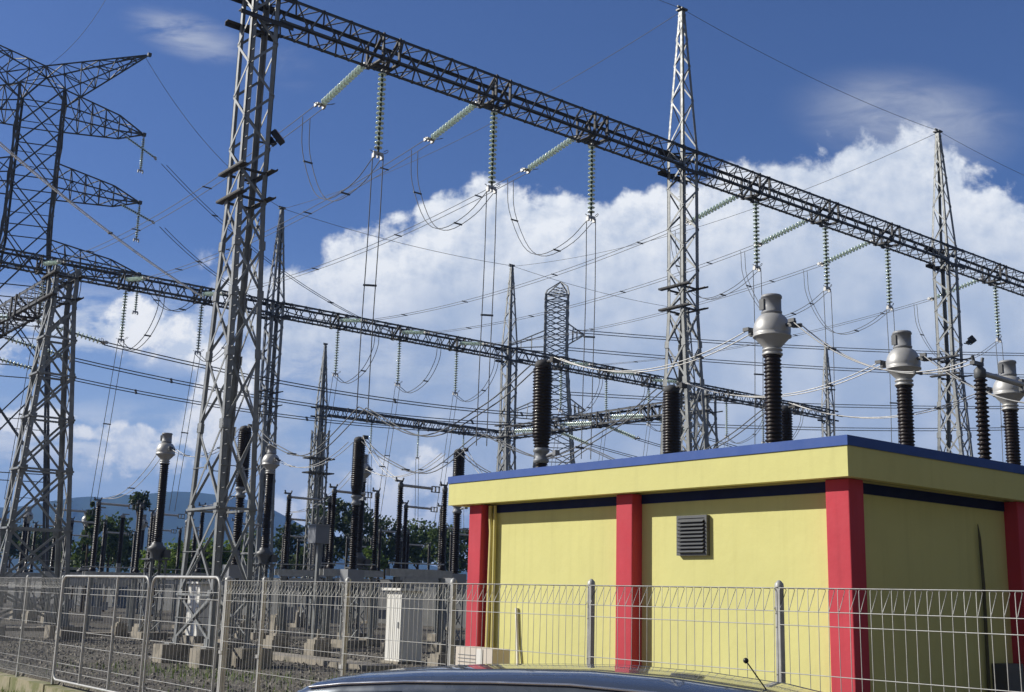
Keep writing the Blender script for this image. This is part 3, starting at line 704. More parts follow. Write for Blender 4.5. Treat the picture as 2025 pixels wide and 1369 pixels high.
single(Vector((pc.x, pc.y, 33.0*S1)), atD(230, -40, 120), 1.2, 'thin earth wire rising out of view from the middle of the pylon crest', r=.02)
# sunlit line wires entering in front of the pylon
a0 = atD(-60, 232, 44); b0 = atD(520, 700, 62)
twin(a0, atY(402, 588, GB-.6), .35, 'bright sunlit wire slanting across the front of the big pylon', r=.028, gap=.12, spacers=1, dirv=(1, -1, 0), mtl=BRIGHTW)

# far pylon behind the beams, arms along the line of sight so only its narrow side shows
fp = atD(1101, 600, 128); 
def far_pylon():
    S = 1.0; t = thing('transmission_pylon', (fp.x, fp.y, 0), 'far round-topped lattice pylon seen above the distant beam and brown breaker column', 'pylon', 'transmission pylons')
    a = rt0.copy(); b = Vector((-a.y, a.x, 0)); O = Vector((fp.x, fp.y, 0)); zt = fp.z + .7
    hw = 1.28
    def half(z): return hw if z > zt-7 else hw+(zt-7-z)*.075
    def P(i, j, z): return O+a*i*half(z)+b*j*half(z)+Vector((0, 0, z))
    for i, j in ((-1, -1), (1, -1), (1, 1), (-1, 1)):
        m = MB(); m.angle(P(i, j, 0), P(i, j, zt-7), -i*a, -j*b, .22, .06); m.angle(P(i, j, zt-7), P(i, j, zt), -i*a, -j*b, .2, .06); m.build('leg', STEEL, t)
    m = MB(); z = 0; cor = [(-1, -1), (1, -1), (1, 1), (-1, 1)]
    while z < zt-.2:
        z2 = min(zt, z+.95*half(z))
        for f in range(4):
            p, q = cor[f], cor[(f+1) % 4]; m.bar(P(*p, z), P(*q, z2), .11, .09); m.bar(P(*q, z), P(*p, z2), .11, .09); m.bar(P(*p, z2), P(*q, z2), .09, .08)
        z = z2
    m.build('bracing', STEEL, t)
    m = MB(); tip = P(.30, 0, zt+1.75)
    for i, j in cor: m.bar(P(i, j, zt), P(i*.85, j*.8, zt+.5+(i > 0)*.5), .16, .1); m.bar(P(i*.85, j*.8, zt+.5+(i > 0)*.5), tip, .14, .1)
    for k in range(4): m.bar(P(-.85+.2*k, -.8, zt+.3*k), P(.9-.1*k, .8, zt+.3+.3*k), .09, .08); m.bar(P(.9-.1*k, -.8, zt+.3*k), P(-.85+.2*k, .8, zt+.3+.25*k), .09, .08)
    m.build('crest', STEEL, t)
    for zl, L, sg in ((zt-4.2, 1.8, 1), (zt-5.0, 4.6, -1), (zt-12.5, 1.6, 1), (zt-12.5, 4.2, -1)):
        m = MB(); tp = P(sg, 0, zl)+a*sg*L+Vector((0, 0, -.9 if sg < 0 else 0))
        for j in (-1, 1):
            for dz_ in (-.9, .9): m.bar(P(sg, j, zl+dz_), tp, .12, .1)
        for f in (.3, .55, .8):
            r_ = [P(sg, j, zl+dz_).lerp(tp, f) for j, dz_ in ((-1, -.9), (1, -.9), (1, .9), (-1, .9))]
            for q in range(4): m.bar(r_[q], r_[(q+1) % 4], .07, .06); m.bar(r_[q], r_[(q+2) % 4], .07, .06)
        m.build('crossarm', STEEL, t)
    return O, zt
FO, fzt = far_pylon()
for k, (px, py, ex, ey) in enumerate(((1135, 655, 2100, 702), (1120, 690, 2100, 745), (1118, 778, 2100, 805), (1120, 830, 2100, 846))):
    p = atD(px, py, 126); q = atD(ex, ey, 150)
    w4 = ('topmost', 'second', 'third', 'lowest')[k]
    twin(p, q, .6, f'{w4} level line wire running level away from the far pylon', r=.05, gap=.3, dirv=(0, 0, 1), spacers=0, n=10)

# ------------------------------------------------------------------ switchgear
def ribbed(m, c, z0, z1, r, rr, pitch, n=14):
    prof = [(r*.9, 0)]; z = 0; H = z1-z0; k = max(2, int(H/pitch)); p = H/k
    for i in range(k):
        rr_ = rr if i % 2 == 0 else rr*.95
        prof += [(r, i*p+.1*p), (rr_, i*p+.35*p), (rr_*.99, i*p+.45*p), (r, i*p+.8*p)]
    prof += [(r*.9, H)]
    m.lathe(prof, (c[0], c[1], z0), n)
def trestle(t, cx, cy, zt, wd=.32, fat=1.0):
    m = MB(); cor = [(-1, -1), (1, -1), (1, 1), (-1, 1)]
    for i, j in cor: m.angle((cx+i*wd, cy+j*wd, 0), (cx+i*wd, cy+j*wd, zt), (-i, 0, 0), (0, -j, 0), .09*fat, .014)
    z = .1
    while z < zt-.3:
        z2 = min(zt, z+.62)
        for f in range(4):
            p, q = cor[f], cor[(f+1) % 4]
            if int(z/.62) % 2: p, q = q, p
            m.bar((cx+p[0]*wd, cy+p[1]*wd, z), (cx+q[0]*wd, cy+q[1]*wd, z2), .05*fat, .02)
        z = z2
    m.build('support_frame', STEEL, t)
    m = MB(); m.box(cx-wd-.2, cy-wd-.2, -.2, cx+wd+.2, cy+wd+.2, .25); m.build('concrete_footing', CONC, t)
def make_ct(x, y, label):
    t = thing('current_transformer', (x, y, 0), label, 'current transformer', 'current transformers')
    trestle(t, x, y, 2.95)
    m = MB(); m.box(x-.42, y-.42, 2.95, x+.42, y+.42, 3.0); m.lathe([(.24, 3.0), (.24, 3.2), (.34, 3.32), (.36, 3.42), (.24, 3.50), (.2, 3.62)], (x, y, 0), 16)
    m.cbox((x+.3, y-.2, 3.2), (.25, .3, .3)); m.build('base_tank', DGREY, t)
    m = MB(); ribbed(m, (x, y), 3.6, 6.68, .148, .180, .075, 16); m.build('porcelain_insulator', PORC, t)
    m = MB(); z = 6.66
    m.lathe([(.165, z), (.20, z+.005), (.20, z+.04), (.165, z+.045), (.165, z+.09), (.195, z+.095), (.195, z+.125), (.15, z+.13), (.16, z+.15), (.25, z+.25), (.335, z+.345), (.352, z+.36), (.375, z+.362), (.375, z+.395), (.352, z+.397), (.364, z+.46), (.366, z+.52), (.355, z+.59), (.332, z+.66), (.295, z+.73), (.25, z+.785), (.20, z+.82), (.15, z+.835)], (x, y, 0), 28)
    m.build('head_tank', ALU, t)
    m = MB(); m.lathe([(.18, z+.80), (.185, z+.84), (.205, z+.85), (.205, z+.88), (.192, z+.885), (.192, z+1.15), (.208, z+1.155), (.208, z+1.19), (.19, z+1.215), (.02, z+1.225)], (x, y, 0), 24); m.build('expansion_cover', GREY, t)
    m = MB()
    m.box(x-.22, y+.02, z+.9, x-.19, y+.13, z+1.12); m.build('oil_gauge', DGREY, t)
    for s in (-1, 1):
        m = MB(); m.tube([(x, y+s*.3, z+.56), (x, y+s*.52, z+.56)], .04, 8); m.cbox((x, y+s*.50, z+.56), (.16, .06, .14)); m.cbox((x-.1, y+s*.56, z+.6), (.06, .14, .07)); m.cbox((x+.1, y+s*.56, z+.53), (.06, .14, .07)); m.build('terminal', DGREY, t)
    return t
CTF, CTR = 14.27, 44.2
ct = make_ct(PH1[0], CTF, 'largest grey-headed current transformer above the roof, nearest the building corner edge')
dup(ct, (PH1[1]+.02, CTF, 0), 'grey-headed current transformer above the shaded wall, second from the roof corner')
dup(ct, (PH1[2], CTF, 0), 'grey-headed current transformer at the frame edge behind the disconnector arm')
dup(ct, (PH1[0]+.05, CTR, 0), 'grey-headed current transformer on a lattice trestle standing clear beside the gate tower')
dup(ct, (PH1[1]+.15, CTR, 0), 'grey-headed current transformer half hidden by the far side of the gate tower')
dup(ct, (PH1[2], CTR-.2, 0), 'grey-headed current transformer right behind the thick black breaker column')
for k, (X, Y) in enumerate(((35.0, 89.5), (30.6, 89.5), (26.3, 89.5))):
    dup(ct, (X, Y, -.4), ('small distant current transformer under the round-crowned tree', 'small distant current transformer between trees and squat tower', 'small distant current transformer behind the squat tower')[k])

def make_breaker(x, y, label):
    t = thing('circuit_breaker_pole', (x, y, 0), label, 'circuit breaker', 'circuit breaker poles')
    trestle(t, x, y, 2.3, .26)
    m = MB(); m.box(x-.35, y-.28, 2.3, x+.35, y+.28, 2.75); m.build('mechanism_box', GREY, t)
    m = MB(); ribbed(m, (x, y), 2.75, 5.1, .12, .17, .08, 14); m.build('support_insulator', PORC, t)
    m = MB(); m.lathe([(.15, 5.08), (.19, 5.12), (.19, 5.18), (.15, 5.2), (.16, 5.34), (.2, 5.36), (.2, 5.42), (.16, 5.46)], (x, y, 0), 16); m.tube([(x, y-.2, 5.25), (x, y-.55, 5.3)], .045, 8); m.cbox((x, y-.55, 5.3), (.14, .1, .12)); m.build('middle_flange', DISH, t)
    m = MB()
    prof = [(.16, 5.45)]; H = 1.98; k = 26; p = H/k
    for i in range(k):
        f = i/k; env = .205 if f > .16 else .15+.055*f/.16
        prof += [(env+.01, 5.46+i*p+.1*p), (env+.045, 5.46+i*p+.4*p), (env+.01, 5.46+i*p+.85*p)]
    prof += [(.19, 7.44)]
    m.lathe(prof, (x, y, 0), 18); m.build('interrupter_insulator', PORC, t)
    m = MB(); m.lathe([(.19, 7.43), (.21, 7.45), (.21, 7.53), (.17, 7.60), (.08, 7.64), (.03, 7.65)], (x, y, 0), 16); m.tube([(x, y, 7.55), (x, y-.4, 7.58)], .045, 8); m.cbox((x, y-.42, 7.58), (.2, .1, .14)); m.build('top_cap', SHADE_STEEL, t)
    return t
br = make_breaker(18.1, 21.5, 'thick dark breaker column above the roof edge, farthest from the building corner')
dup(br, (22.75, 21.6, 0), 'thick dark breaker column standing before the foot of the pale-spired tower')
dup(br, (27.4, 21.5, 0), 'breaker column showing as a dark strip behind the largest transformer column')
dup(br, (18.35, 38.2, 0), 'thick black breaker column seen through the lattice of the gate tower')
dup(br, (22.66, 37.5, 0), 'tall black breaker column standing clear between gate tower and building')
dup(br, (27.3, 37.5, 0), 'black breaker column at the far edge of the yellow building')

def make_disconnector(x, y, label, proto=True):
    """centre-break switch: two insulator posts on a channel frame, tubular arm with a clamp"""
    t = thing('disconnector', (x, y, 0), label, 'disconnector switch', 'disconnector switches')
    L = 1.9
    for dx in (0, L):
        m = MB(); m.box(x+dx-.09, y-.09, .3, x+dx+.09, y-.07, 2.5); m.box(x+dx-.09, y+.07, .3, x+dx+.09, y+.09, 2.5); m.box(x+dx-.01, y-.07, .3, x+dx+.01, y+.07, 2.5)
        m.cbox((x+dx, y, .29), (.3, .3, .03)); m.build('pillar', STEEL, t)
        m = MB(); m.box(x+dx-.3, y-.3, -.25, x+dx+.3, y+.3, .28); m.build('concrete_footing', CONC, t)
        m = MB(); m.lathe([(.15, 2.78), (.15, 2.86), (.1, 2.92)], (x+dx, y, 0), 12); ribbed(m, (x+dx, y), 2.9, 5.55, .075, .115, .075, 12); m.build('insulator_post', PORC, t)
        m = MB(); m.lathe([(.08, 5.54), (.1, 5.56), (.1, 5.68), (.05, 5.74)], (x+dx, y, 0), 12); m.cbox((x+dx-.08, y, 5.78), (.3, .08, .06))
        for s in (-1, 1): m.tube([(x+dx+s*.1-.05, y, 5.74), (x+dx+s*.16-.05, y, 5.9)], .03, 6)
        m.build('terminal_head', DGREY, t)
    m = MB(); m.box(x-.35, y-.16, 2.52, x+L+.35, y-.13, 2.76); m.box(x-.35, y+.13, 2.52, x+L+.35, y+.16, 2.76); m.build('base_channel', GALV, t)
    m = MB(); m.tube([(x-.5, y-.25, 2.95), (x+L-.1, y-.25, 2.97)], .025, 6); m.box(x+.1, y-.24, 2.25, x+L-.3, y-.21, 2.44); m.build('drive_linkage', GALV, t)
    m = MB(); m.tube([(x+.05, y, 5.64), (x+1.35, y, 5.62)], .05, 8); m.build('contact_arm', ALU, t)
    m = MB()
    for zz in (-.1, .1): m.box(x+1.32, y-.03, 5.6+zz-.015, x+1.66, y+.03, 5.6+zz+.015)
    for xx in (1.32, 1.48, 1.64): m.box(x+xx-.015, y-.031, 5.5, x+xx+.015, y+.031, 5.7)
    m.build('contact_clamp', DGREY, t)
    m = MB(); m.tube([(x+.3, y-.1, 2.5), (x+.3, y-.1, 1.2)], .025, 6); m.cbox((x+.3, y-.18, 1.05), (.35, .22, .5)); m.build('drive_box', GREY, t)
    return t
ds = make_disconnector(22.5, 34.3, 'disconnector whose upper arm with square clamp points at the yellow building corner')
dup(ds, (22.3, 38.5, 0), 'disconnector with level arm passing behind the tall black breaker column')
dup(ds, (22.6, 42.6, 0), 'disconnector with level arm between the gate tower and the grey box on the mast')
dup(ds, (28.2, 42.5, 0), 'disconnector whose lower arm with square clamp points at the yellow building')
dup(ds, (17.9, 10.0, .12), 'disconnector with brown post and long grey arm beside the transformer above the shaded wall')
dup(ds, (27.0, 33.8, 0), 'disconnector post at the far edge of the yellow building')
k = 0
for Y in (50.5, 56.5, 68, 75, 82):
    for X in (17.9, 22.4, 26.9, 36.0, 40.6, 45.2):
        if (X > 30 and Y > 80): continue
        k += 1
        rowname = {50.5: 'first', 56.5: 'second', 68: 'third', 75: 'fourth', 82: 'fifth'}[Y]
        colname = {17.9: 'outermost on the pylon side', 22.4: 'second from the pylon side', 26.9: 'third from the pylon side', 36.0: 'fourth from the pylon side', 40.6: 'fifth from the pylon side', 45.2: 'sixth from the pylon side'}[X]
        dup(ds, (X+random.uniform(-.2, .2), Y, -.35+.1*(k % 3)), f'small disconnector in the {rowname} row before the boundary wall, {colname}')
# post insulators, plain
def make_post(x, y, label, h=5.4):
    t = thing('post_insulator', (x, y, 0), label, 'post insulator', 'post insulators')
    m = MB(); m.box(x-.1, y-.1, 0, x+.1, y+.1, 2.4); m.build('pedestal', STEEL, t)
    m = MB(); ribbed(m, (x, y), 2.4, h, .10, .15, .08, 14); m.build('insulator', PORC, t)
    m = MB(); m.lathe([(.12, h), (.14, h+.02), (.14, h+.12), (.05, h+.18)], (x, y, 0), 12); m.cbox((x+.15, y, h+.2), (.4, .08, .06)); m.build('cap', GREY, t)
    return t
pi_ = make_post(22.7, 13.6, 'short brown post insulator just showing over the roof beside the disconnector', h=4.95)
for k, (X, Y, dz_) in enumerate(((20.1, 50, 0), (20.0, 57, .5), (24.6, 57, .2), (29.2, 52, .4), (24.6, 66, .8), (29.0, 66, .3), (20.2, 72, .4), (33.5, 60, .6), (33, 75, .6), (38.2, 58, 0))):
    dup(pi_, (X, Y, dz_), 'slim dark post insulator %s' % ('standing before the conifer', 'behind the squat tower foot', 'beside the round-crowned tree', 'behind the gate tower foot', 'in the row under the conifer', 'near the round-crowned tree trunk', 'deep behind the squat tower', 'behind the grey mast box', 'close to the boundary wall', 'between mast box and breaker column')[k])
# twin leads between transformers, breakers and disconnectors
LW = ALU
for X, w5 in ((PH1[0], 'largest'), (PH1[1], 'second'), (PH1[2], 'third')):
    twin((X, CTF+.6, 7.22), (X+.25, 21.0, 7.62), .55, f'sagging twin lead from the {w5} roof-line transformer to its breaker column', r=.0125, gap=.2, spacers=2, mtl=LW, group='equipment leads')
    twin((X, CTF-.6, 7.22), (X+.0, 10.15, 5.95), .5, f'sagging twin lead from the {w5} roof-line transformer to its disconnector', r=.0125, gap=.2, spacers=2, mtl=LW, group='equipment leads')
for X, w5 in ((18.0, 'trestle'), (22.5, 'half hidden'), (26.84, 'rearmost')):
    twin((X, CTR-.6, 7.2), (X+.2, 38.2, 7.5), .6, f'sagging twin lead between the {w5} rear transformer and its breaker', r=.014, gap=.2, spacers=2, mtl=LW, group='equipment leads')
    twin((X, CTR+.6, 7.2), (X-.1, 50.3, 5.6), .5, f'twin lead falling from the {w5} rear transformer to the row behind', r=.014, gap=.25, spacers=1, mtl=LW, group='equipment leads')
for X, Y, w5 in ((22.66, 37.1, 'clear black'), (27.3, 37.1, 'wall-edge black')):
    twin((X, Y, 7.6), (X-.1, 34.4, 5.8), .3, f'short twin lead from the {w5} breaker column down to a disconnector', r=.0125, gap=.2, spacers=1, mtl=LW, group='equipment leads')
# slim lattice mast with platforms and a box
def mast():
    c = atD(625, 1000, 56); x, y = c.x, c.y
    t = thing('lattice_mast', (x, y, 0), 'slim blue-grey lattice mast with small platforms behind the switchgear', 'mast'); hw = .33; zt = 9.6
    for i, j in ((-1, -1), (1, -1), (1, 1), (-1, 1)):
        m = MB(); m.angle((x+i*hw, y+j*hw, 0), (x+i*hw, y+j*hw, zt), (-i, 0, 0), (0, -j, 0), .1, .02); m.build('leg', STEEL, t)
    m = MB(); z = .1; cor = [(-1, -1), (1, -1), (1, 1), (-1, 1)]; q_ = 0
    while z < zt-.3:
        for f in range(4):
            p, q = cor[f], cor[(f+1) % 4]
            if q_ % 2: p, q = q, p
            m.bar((x+p[0]*hw, y+p[1]*hw, z), (x+q[0]*hw, y+q[1]*hw, min(zt, z+.7)), .05, .03)
        z += .7; q_ += 1
    m.build('bracing', STEEL, t)
    for zc in (7.5, 8.2):
        m = MB(); m.box(x-hw-.35, y-hw-.05, zc, x+hw+.35, y+hw+.05, zc+.06); m.build('platform', STEELD, t)
    return t
mast()
bx = atD(632, 1056, 46)
t = thing('equipment_box', (bx.x, bx.y, 0), 'grey control box on a steel post in front of the slim mast', 'control box')
m = MB(); m.box(bx.x-.34, bx.y-.30, bx.z-.38, bx.x+.34, bx.y+.30, bx.z+.32); m.build('housing', DISH, t)
m = MB(); m.box(bx.x-.37, bx.y-.33, bx.z+.32, bx.x+.37, bx.y+.33, bx.z+.36); m.build('lid', GREY, t)
m = MB(); m.box(bx.x-.07, bx.y-.07, 0, bx.x+.07, bx.y+.07, bx.z-.38); m.build('post', STEEL, t)

# floodlights clamped to the towers
def flood(p, label):
    x, y, z = p; t = thing('floodlight', p, label, 'floodlight', 'tower floodlights')
    m = MB(); m.tube([(x-.55, y+.1, z-.25), (x-.1, y, z-.25), (x, y, z-.05)], .03, 6); m.build('bracket', DGREY, t)
    m = MB(); d = Vector((.5, -.62, .62)).normalized(); u = Vector((.7, .7, 0)).normalized()
    c = Vector(p); m.bar(c+u*-.17, c+u*.17, .36, .18, d); m.build('housing', BLACKP, t)
    m = MB(); m.bar(c+d*.1+u*-.15, c+d*.1+u*.15, .32, .02, d); m.build('lens', REDLENS, t)
    m = MB(); m.bar(c-d*.2+u*-.1, c-d*.2+u*.1, .2, .16, d); m.build('ballast_box', BLACKP, t)
    return t
fl = flood(tuple(atY(549, 272, GA-.35)), 'dark floodlight with reddish lens clamped to the gate tower')
dup(fl, atY(1922, 672, GA-.3), 'small dark floodlight clamped to the thin-spired tower')

# ------------------------------------------------------------------ control building
def building():
    t = thing('control_building', (13, 11.5, 0), 'yellow flat-roofed control building with red pillars and blue roof trim', 'building')
    X0, Y0, X1, Y1 = 11.35, 8.07, 15.0, 15.05
    zt, ze = 3.78, 3.32
    m = MB(); m.box(X0, Y0, -.3, X1, Y1, ze+.02); m.build('wall', YEL, t)
    m = MB(); fx0, fy0, fx1, fy1 = 11.0, 7.77, 15.35, 15.36
    for bx_ in ((fx0, fy0, fx0+.15, fy1), (fx1-.15, fy0, fx1, fy1), (fx0+.15, fy0, fx1-.15, fy0+.15), (fx0+.15, fy1-.15, fx1-.15, fy1)): m.box(bx_[0], bx_[1], ze, bx_[2], bx_[3], zt-.115)
    m.box(fx0+.15, fy0+.15, ze+.03, fx1-.15, fy1-.15, ze+.12)
    m.build('fascia', YEL, t)
    m = MB(); o = .015
    for bx_ in ((fx0-o, fy0-o, fx0+.17, fy1+o), (fx1-.17, fy0-o, fx1+o, fy1+o), (fx0+.17, fy0-o, fx1-.17, fy0+.17), (fx0+.17, fy1-.17, fx1-.17, fy1+o)): m.box(bx_[0], bx_[1], zt-.113, bx_[2], bx_[3], zt)
    m.build('coping', BLUE, t)
    m = MB(); m.box(fx0+.18, fy0+.18, zt-.2, fx1-.18, fy1-.18, zt-.16); m.build('roof', ROOFM, t)
    m = MB(); m.box(X0-.012, Y0-.012, ze-.13, X0-.001, Y1-.02, ze-.004); m.box(X0-.012, Y0-.012, ze-.13, X1, Y0-.001, ze-.004); m.build('trim_band', BLUE_SHADE, t)
    px = 11.16
    for (a, b, c, d) in ((px, 7.88, 11.44, 8.20), (px, 11.33, X0+.05, 11.64), (px, 14.68, 11.44, 15.0), (14.84, 7.88, 15.1, 8.2)):
        m = MB(); m.box(a, b, -.3, c, d, ze-.003); bv = m.build('pillar', RED, t).modifiers.new('edge', 'BEVEL'); bv.width = .012; bv.segments = 2
    # louvred vent
    v = MB(); y0, y1, z0, z1 = 10.12, 10.64, 2.49, 3.0
    for q in ((y0, z0, y1, z0+.035), (y0, z1-.035, y1, z1), (y0, z0+.035, y0+.035, z1-.035), (y1-.035, z0+.035, y1, z1-.035)): v.box(X0-.06, q[0], q[1], X0+.0, q[2], q[3])
    vent = v.build('louvre_vent', LOUV, t)
    v = MB()
    for k in range(9):
        z = z0+.04+k*.048; v.add([(X0-.10, y0+.04, z), (X0-.10, y1-.04, z), (X0-.03, y1-.04, z+.057), (X0-.03, y0+.04, z+.057), (X0-.092, y0+.04, z-.006), (X0-.092, y1-.04, z-.006), (X0-.022, y1-.04, z+.051), (X0-.022, y0+.04, z+.051)], [(0, 1, 2, 3), (7, 6, 5, 4), (0, 4, 5, 1), (1, 5, 6, 2), (2, 6, 7, 3), (3, 7, 4, 0)])
    v.build('louvre_blade', LOUV, vent)
    v = MB(); v.box(X0-.02, y0+.035, z0+.035, X0-.004, y1-.035, z1-.035); v.build('backing', BLACKP, vent)
    # pipes
    m = MB(); m.tube([(11.28, 14.60, 3.3), (11.28, 14.60, 3.1), (11.28, 14.57, 2.9), (11.26, 14.57, .3)], .035, 8); m.tube([(11.29, 14.5, 3.3), (11.29, 14.47, .3)], .025, 8); m.build('yellow_conduit', PIPEY, t)
    m = MB(); m.tube([(11.325, 13.95, 1.75), (11.325, 13.92, 1.4), (11.3, 13.85, .9)], .025, 8); m.build('pale_drain_hose', WHITE, t)
    m = MB(); m.tube([(14.12, 8.04, 2.98), (14.13, 8.03, 2.8), (14.16, 8.03, 2.2), (14.14, 8.03, .2)], [.006, .018, .022, .024], 8); m.build('dark_cable_conduit', mat('dull_conduit', (.10, .095, .055), .8, 0, .2, 4), t)
    m = MB(); m.box(14.3, 7.86, .9, 14.7, 8.06, 1.25); m.build('meter_box', DGREY, t)
    return t
building()
def ac():
    x, y = 10.75, 13.95
    t = thing('air_conditioner_unit', (x, y, 0), 'pale outdoor air conditioner unit standing at the base of the outer red pillar', 'air conditioner')
    m = MB(); m.box(x-.16, y-.38, .58, x+.16, y+.50, 1.17); m.build('casing', mat('ac_casing', (.66, .60, .52), .5, 0, .05, 2), t)
    m = MB()
    for k in range(9): m.box(x-.168, y+.02, .66+.05*k, x-.161, y+.44, .668+.05*k)
    m.build('fan_grille', GREY, t)
    m = MB(); m.box(x-.172, y-.16, .59, x-.164, y-.02, 1.16); m.build('corner_panel', WHITE, t)
    m = MB(); m.box(x-.2, y-.42, .5, x+.2, y+.54, .57)
    for dy in (-.36, .46): m.box(x-.18, y+dy-.03, -.05, x+.18, y+dy+.03, .5)
    m.build('stand', GALV, t)
ac()
# cabinets
def cabinet(x, y, w_, d_, z0, z1, label, dome=False):
    t = thing('marshalling_cabinet', (x, y, 0), label, 'cabinet', 'white outdoor cabinets')
    m = MB(); m.box(x, y, z0, x+w_, y+d_, z1); m.build('housing', WHITE, t)
    m = MB()
    for k in range(1, 4): m.box(x-.006, y+d_*k/4-.008, z0+.06, x-.001, y+d_*k/4+.008, z1-.06)
    m.box(x-.03, y+.08, (z0+z1)/2-.05, x-.001, y+.12, (z0+z1)/2+.12); m.build('door_seam', GREY, t)
    m = MB(); m.box(x-.12, y-.12, z1+.03, x+w_+.12, y+d_+.12, z1+.10); m.box(x+.05, y+.05, z1, x+w_-.05, y+d_-.05, z1+.03); m.build('roof', WHITE, t)
    m = MB(); m.box(x-.08, y-.08, -.2, x+w_+.08, y+d_+.08, z0); m.build('plinth', CONC, t)
    return t
cabinet(18.9, 28.5, .78, .76, .05, 1.98, 'white outdoor cabinet with rain roof standing beside the yellow building')
cabinet(17.62, 39.3, .6, .95, .30, 2.05, 'narrow white cabinet on a concrete block seen between the gate tower legs')

# ------------------------------------------------------------------ fence and gates
FX = 8.23; ZT = 2.04
def wires_panel(y0, y1, name, parent, slope=0.0, pitch=.10, zlow=.02):
    """roll-top welded mesh: vertical wires, level wires, triangular roll along the top"""
    m = MB(); n = int(round((y1-y0)/pitch)); r = .0038
    zn = 1.85
    for i in range(n+1):
        y = y0+(y1-y0)*i/n; j1, j2, j3 = (random.gauss(0, .005) for _ in range(3)); yt = y+j3
        m.tube([(FX+j1, y, zlow), (FX+j2, y+j1, 1.0), (FX, yt, ZT-.015), (FX+.012, yt, ZT), (FX+.085, yt+j1, ZT), (FX+.095, yt+j1, ZT-.015), (FX+.004, y, zn)], r, 4, cap=False)
        m.tube([(FX, y, .20), (FX+.09, y, .03), (FX, y, .02)], r, 4, cap=False)
    for z in (zn, 1.735, 1.34, 1.12, .72, .35, .20, .02): m.tube([(FX-.006, y0, z), (FX-.006, y1, z)], r*1.05, 4, cap=False)
    for x in (.0, .09): m.tube([(FX+x, y0, ZT+.004), (FX+x, y1, ZT+.004)], r*1.05, 4, cap=False)
    m.build(name, GALV, parent)
def fpost(y, parent, r=.027, h=ZT+.04):
    m = MB(); m.box(FX+.02, y-r, -.15, FX+.02+2*r, y+r, h-.03); m.lathe([(r*1.5, h-.03), (r*1.4, h), (r*.6, h+.025), (.004, h+.03)], (FX+.02+r, y, 0), 8); m.cbox((FX+.02, y, .95), (.03, .11, .05)); m.build('post', GALV, parent)
t = thing('mesh_fence', (FX, 10, 0), 'galvanised roll-top mesh fence running in front of the yellow building', 'fence', 'mesh fence runs')
py = [16.19-2.40*i for i in range(10)]
py[0] = 16.19
for y in py: fpost(y, t)
for a, b in zip(py[1:], py[:-1]): wires_panel(a+.03, b-.03, 'panel', t)
fpost(17.45, t, .045); wires_panel(16.24, 17.40, 'panel', t)
t = thing('mesh_fence', (FX, 28, 0), 'mesh fence continuing beyond the gates in front of the squat tower', 'fence', 'mesh fence runs')
py2 = [25.25+2.4*i for i in range(7)]
for y in py2: fpost(y, t)
for a, b in zip(py2[:-1], py2[1:]): wires_panel(a+.03, b-.03, 'panel', t)
def gate(y0, y1, label, xs=0.0):
    t = thing('mesh_gate', (FX+xs, (y0+y1)/2, 0), label, 'gate', 'mesh gates'); x = FX+xs; rr = .18; z0, z1 = .02, 2.09
    m = MB(); pts = []
    for cy, cz, a0_ in ((y1-rr, z1-rr, 0), (y0+rr, z1-rr, 90), (y0+rr, z0+rr, 180), (y1-rr, z0+rr, 270)):
        for k in range(6): a = R(a0_+k*18); pts.append((x, cy+rr*math.cos(a), cz+rr*math.sin(a)))
    pts.append(pts[0]); m.tube(pts, .024, 8, cap=False); m.build('tube_frame', GALV, t)
    n = int((y1-y0)/1.5)
    for k in range(1, n):
        y = y0+(y1-y0)*k/n; m = MB(); m.tube([(x, y, z0), (x, y, z1)], .022, 6); m.build('upright', GALV, t)
    m = MB(); k = int((y1-y0)/.15)
    for i in range(1, k): y = y0+(y1-y0)*i/k; m.tube([(x+.03, y, z0+.02), (x+.03, y, z1-.02)], .0036, 4, cap=False)
    for z in (1.85, 1.735, 1.34, 1.0, .72, .35, .20): m.tube([(x+.025, y0+.03, z), (x+.025, y1-.03, z)], .006, 4, cap=False)
    m.build('mesh_infill', GALV, t)
gate(17.6, 20.35, 'narrow mesh gate leaf with rounded tube frame in front of the gantry tower foot')
gate(20.5, 25.1, 'wide mesh gate leaf with rounded corners over the open gravel')
# kerb plinth under fence
m = MB()
for k in range(9):
    y0 = 25.2+2.3*(k-1) if k else 21.0
    m.box(8.08, y0, -.45, 8.40, y0+(2.25 if k else 4.1), -.10 + .015*(k % 2))
for k in range(12): m.box(8.08, 17.3-2.4*(k+1), -.45, 8.40, 17.3-2.4*k-.03, -.10)
tag(m.build('kerb', MOSS), kind='structure')
m = MB(); m.box(7.35, 26.2, -.44, 7.6, 60, -.30); m.box(7.35, -20, -.44, 7.6, 26.1, -.33)
tag(m.build('road_edging', mat('edging_brick', (.36, .22, .13), .95, 0, .25, 3)), kind='structure')
m = MB()
for _ in range(1600):
    x = random.uniform(7.62, 8.06); y = random.uniform(23, 45); h = random.uniform(.05, .2); a = random.random()*6.3
    m.add([(x-.01*math.cos(a), y-.01*math.sin(a), -.43), (x+.01*math.cos(a), y+.01*math.sin(a), -.43), (x+random.uniform(-.05, .05), y+random.uniform(-.05, .05), -.42+h)], [(0, 1, 2)])
tag(m.build('verge_grass', LEAFL), kind='stuff')
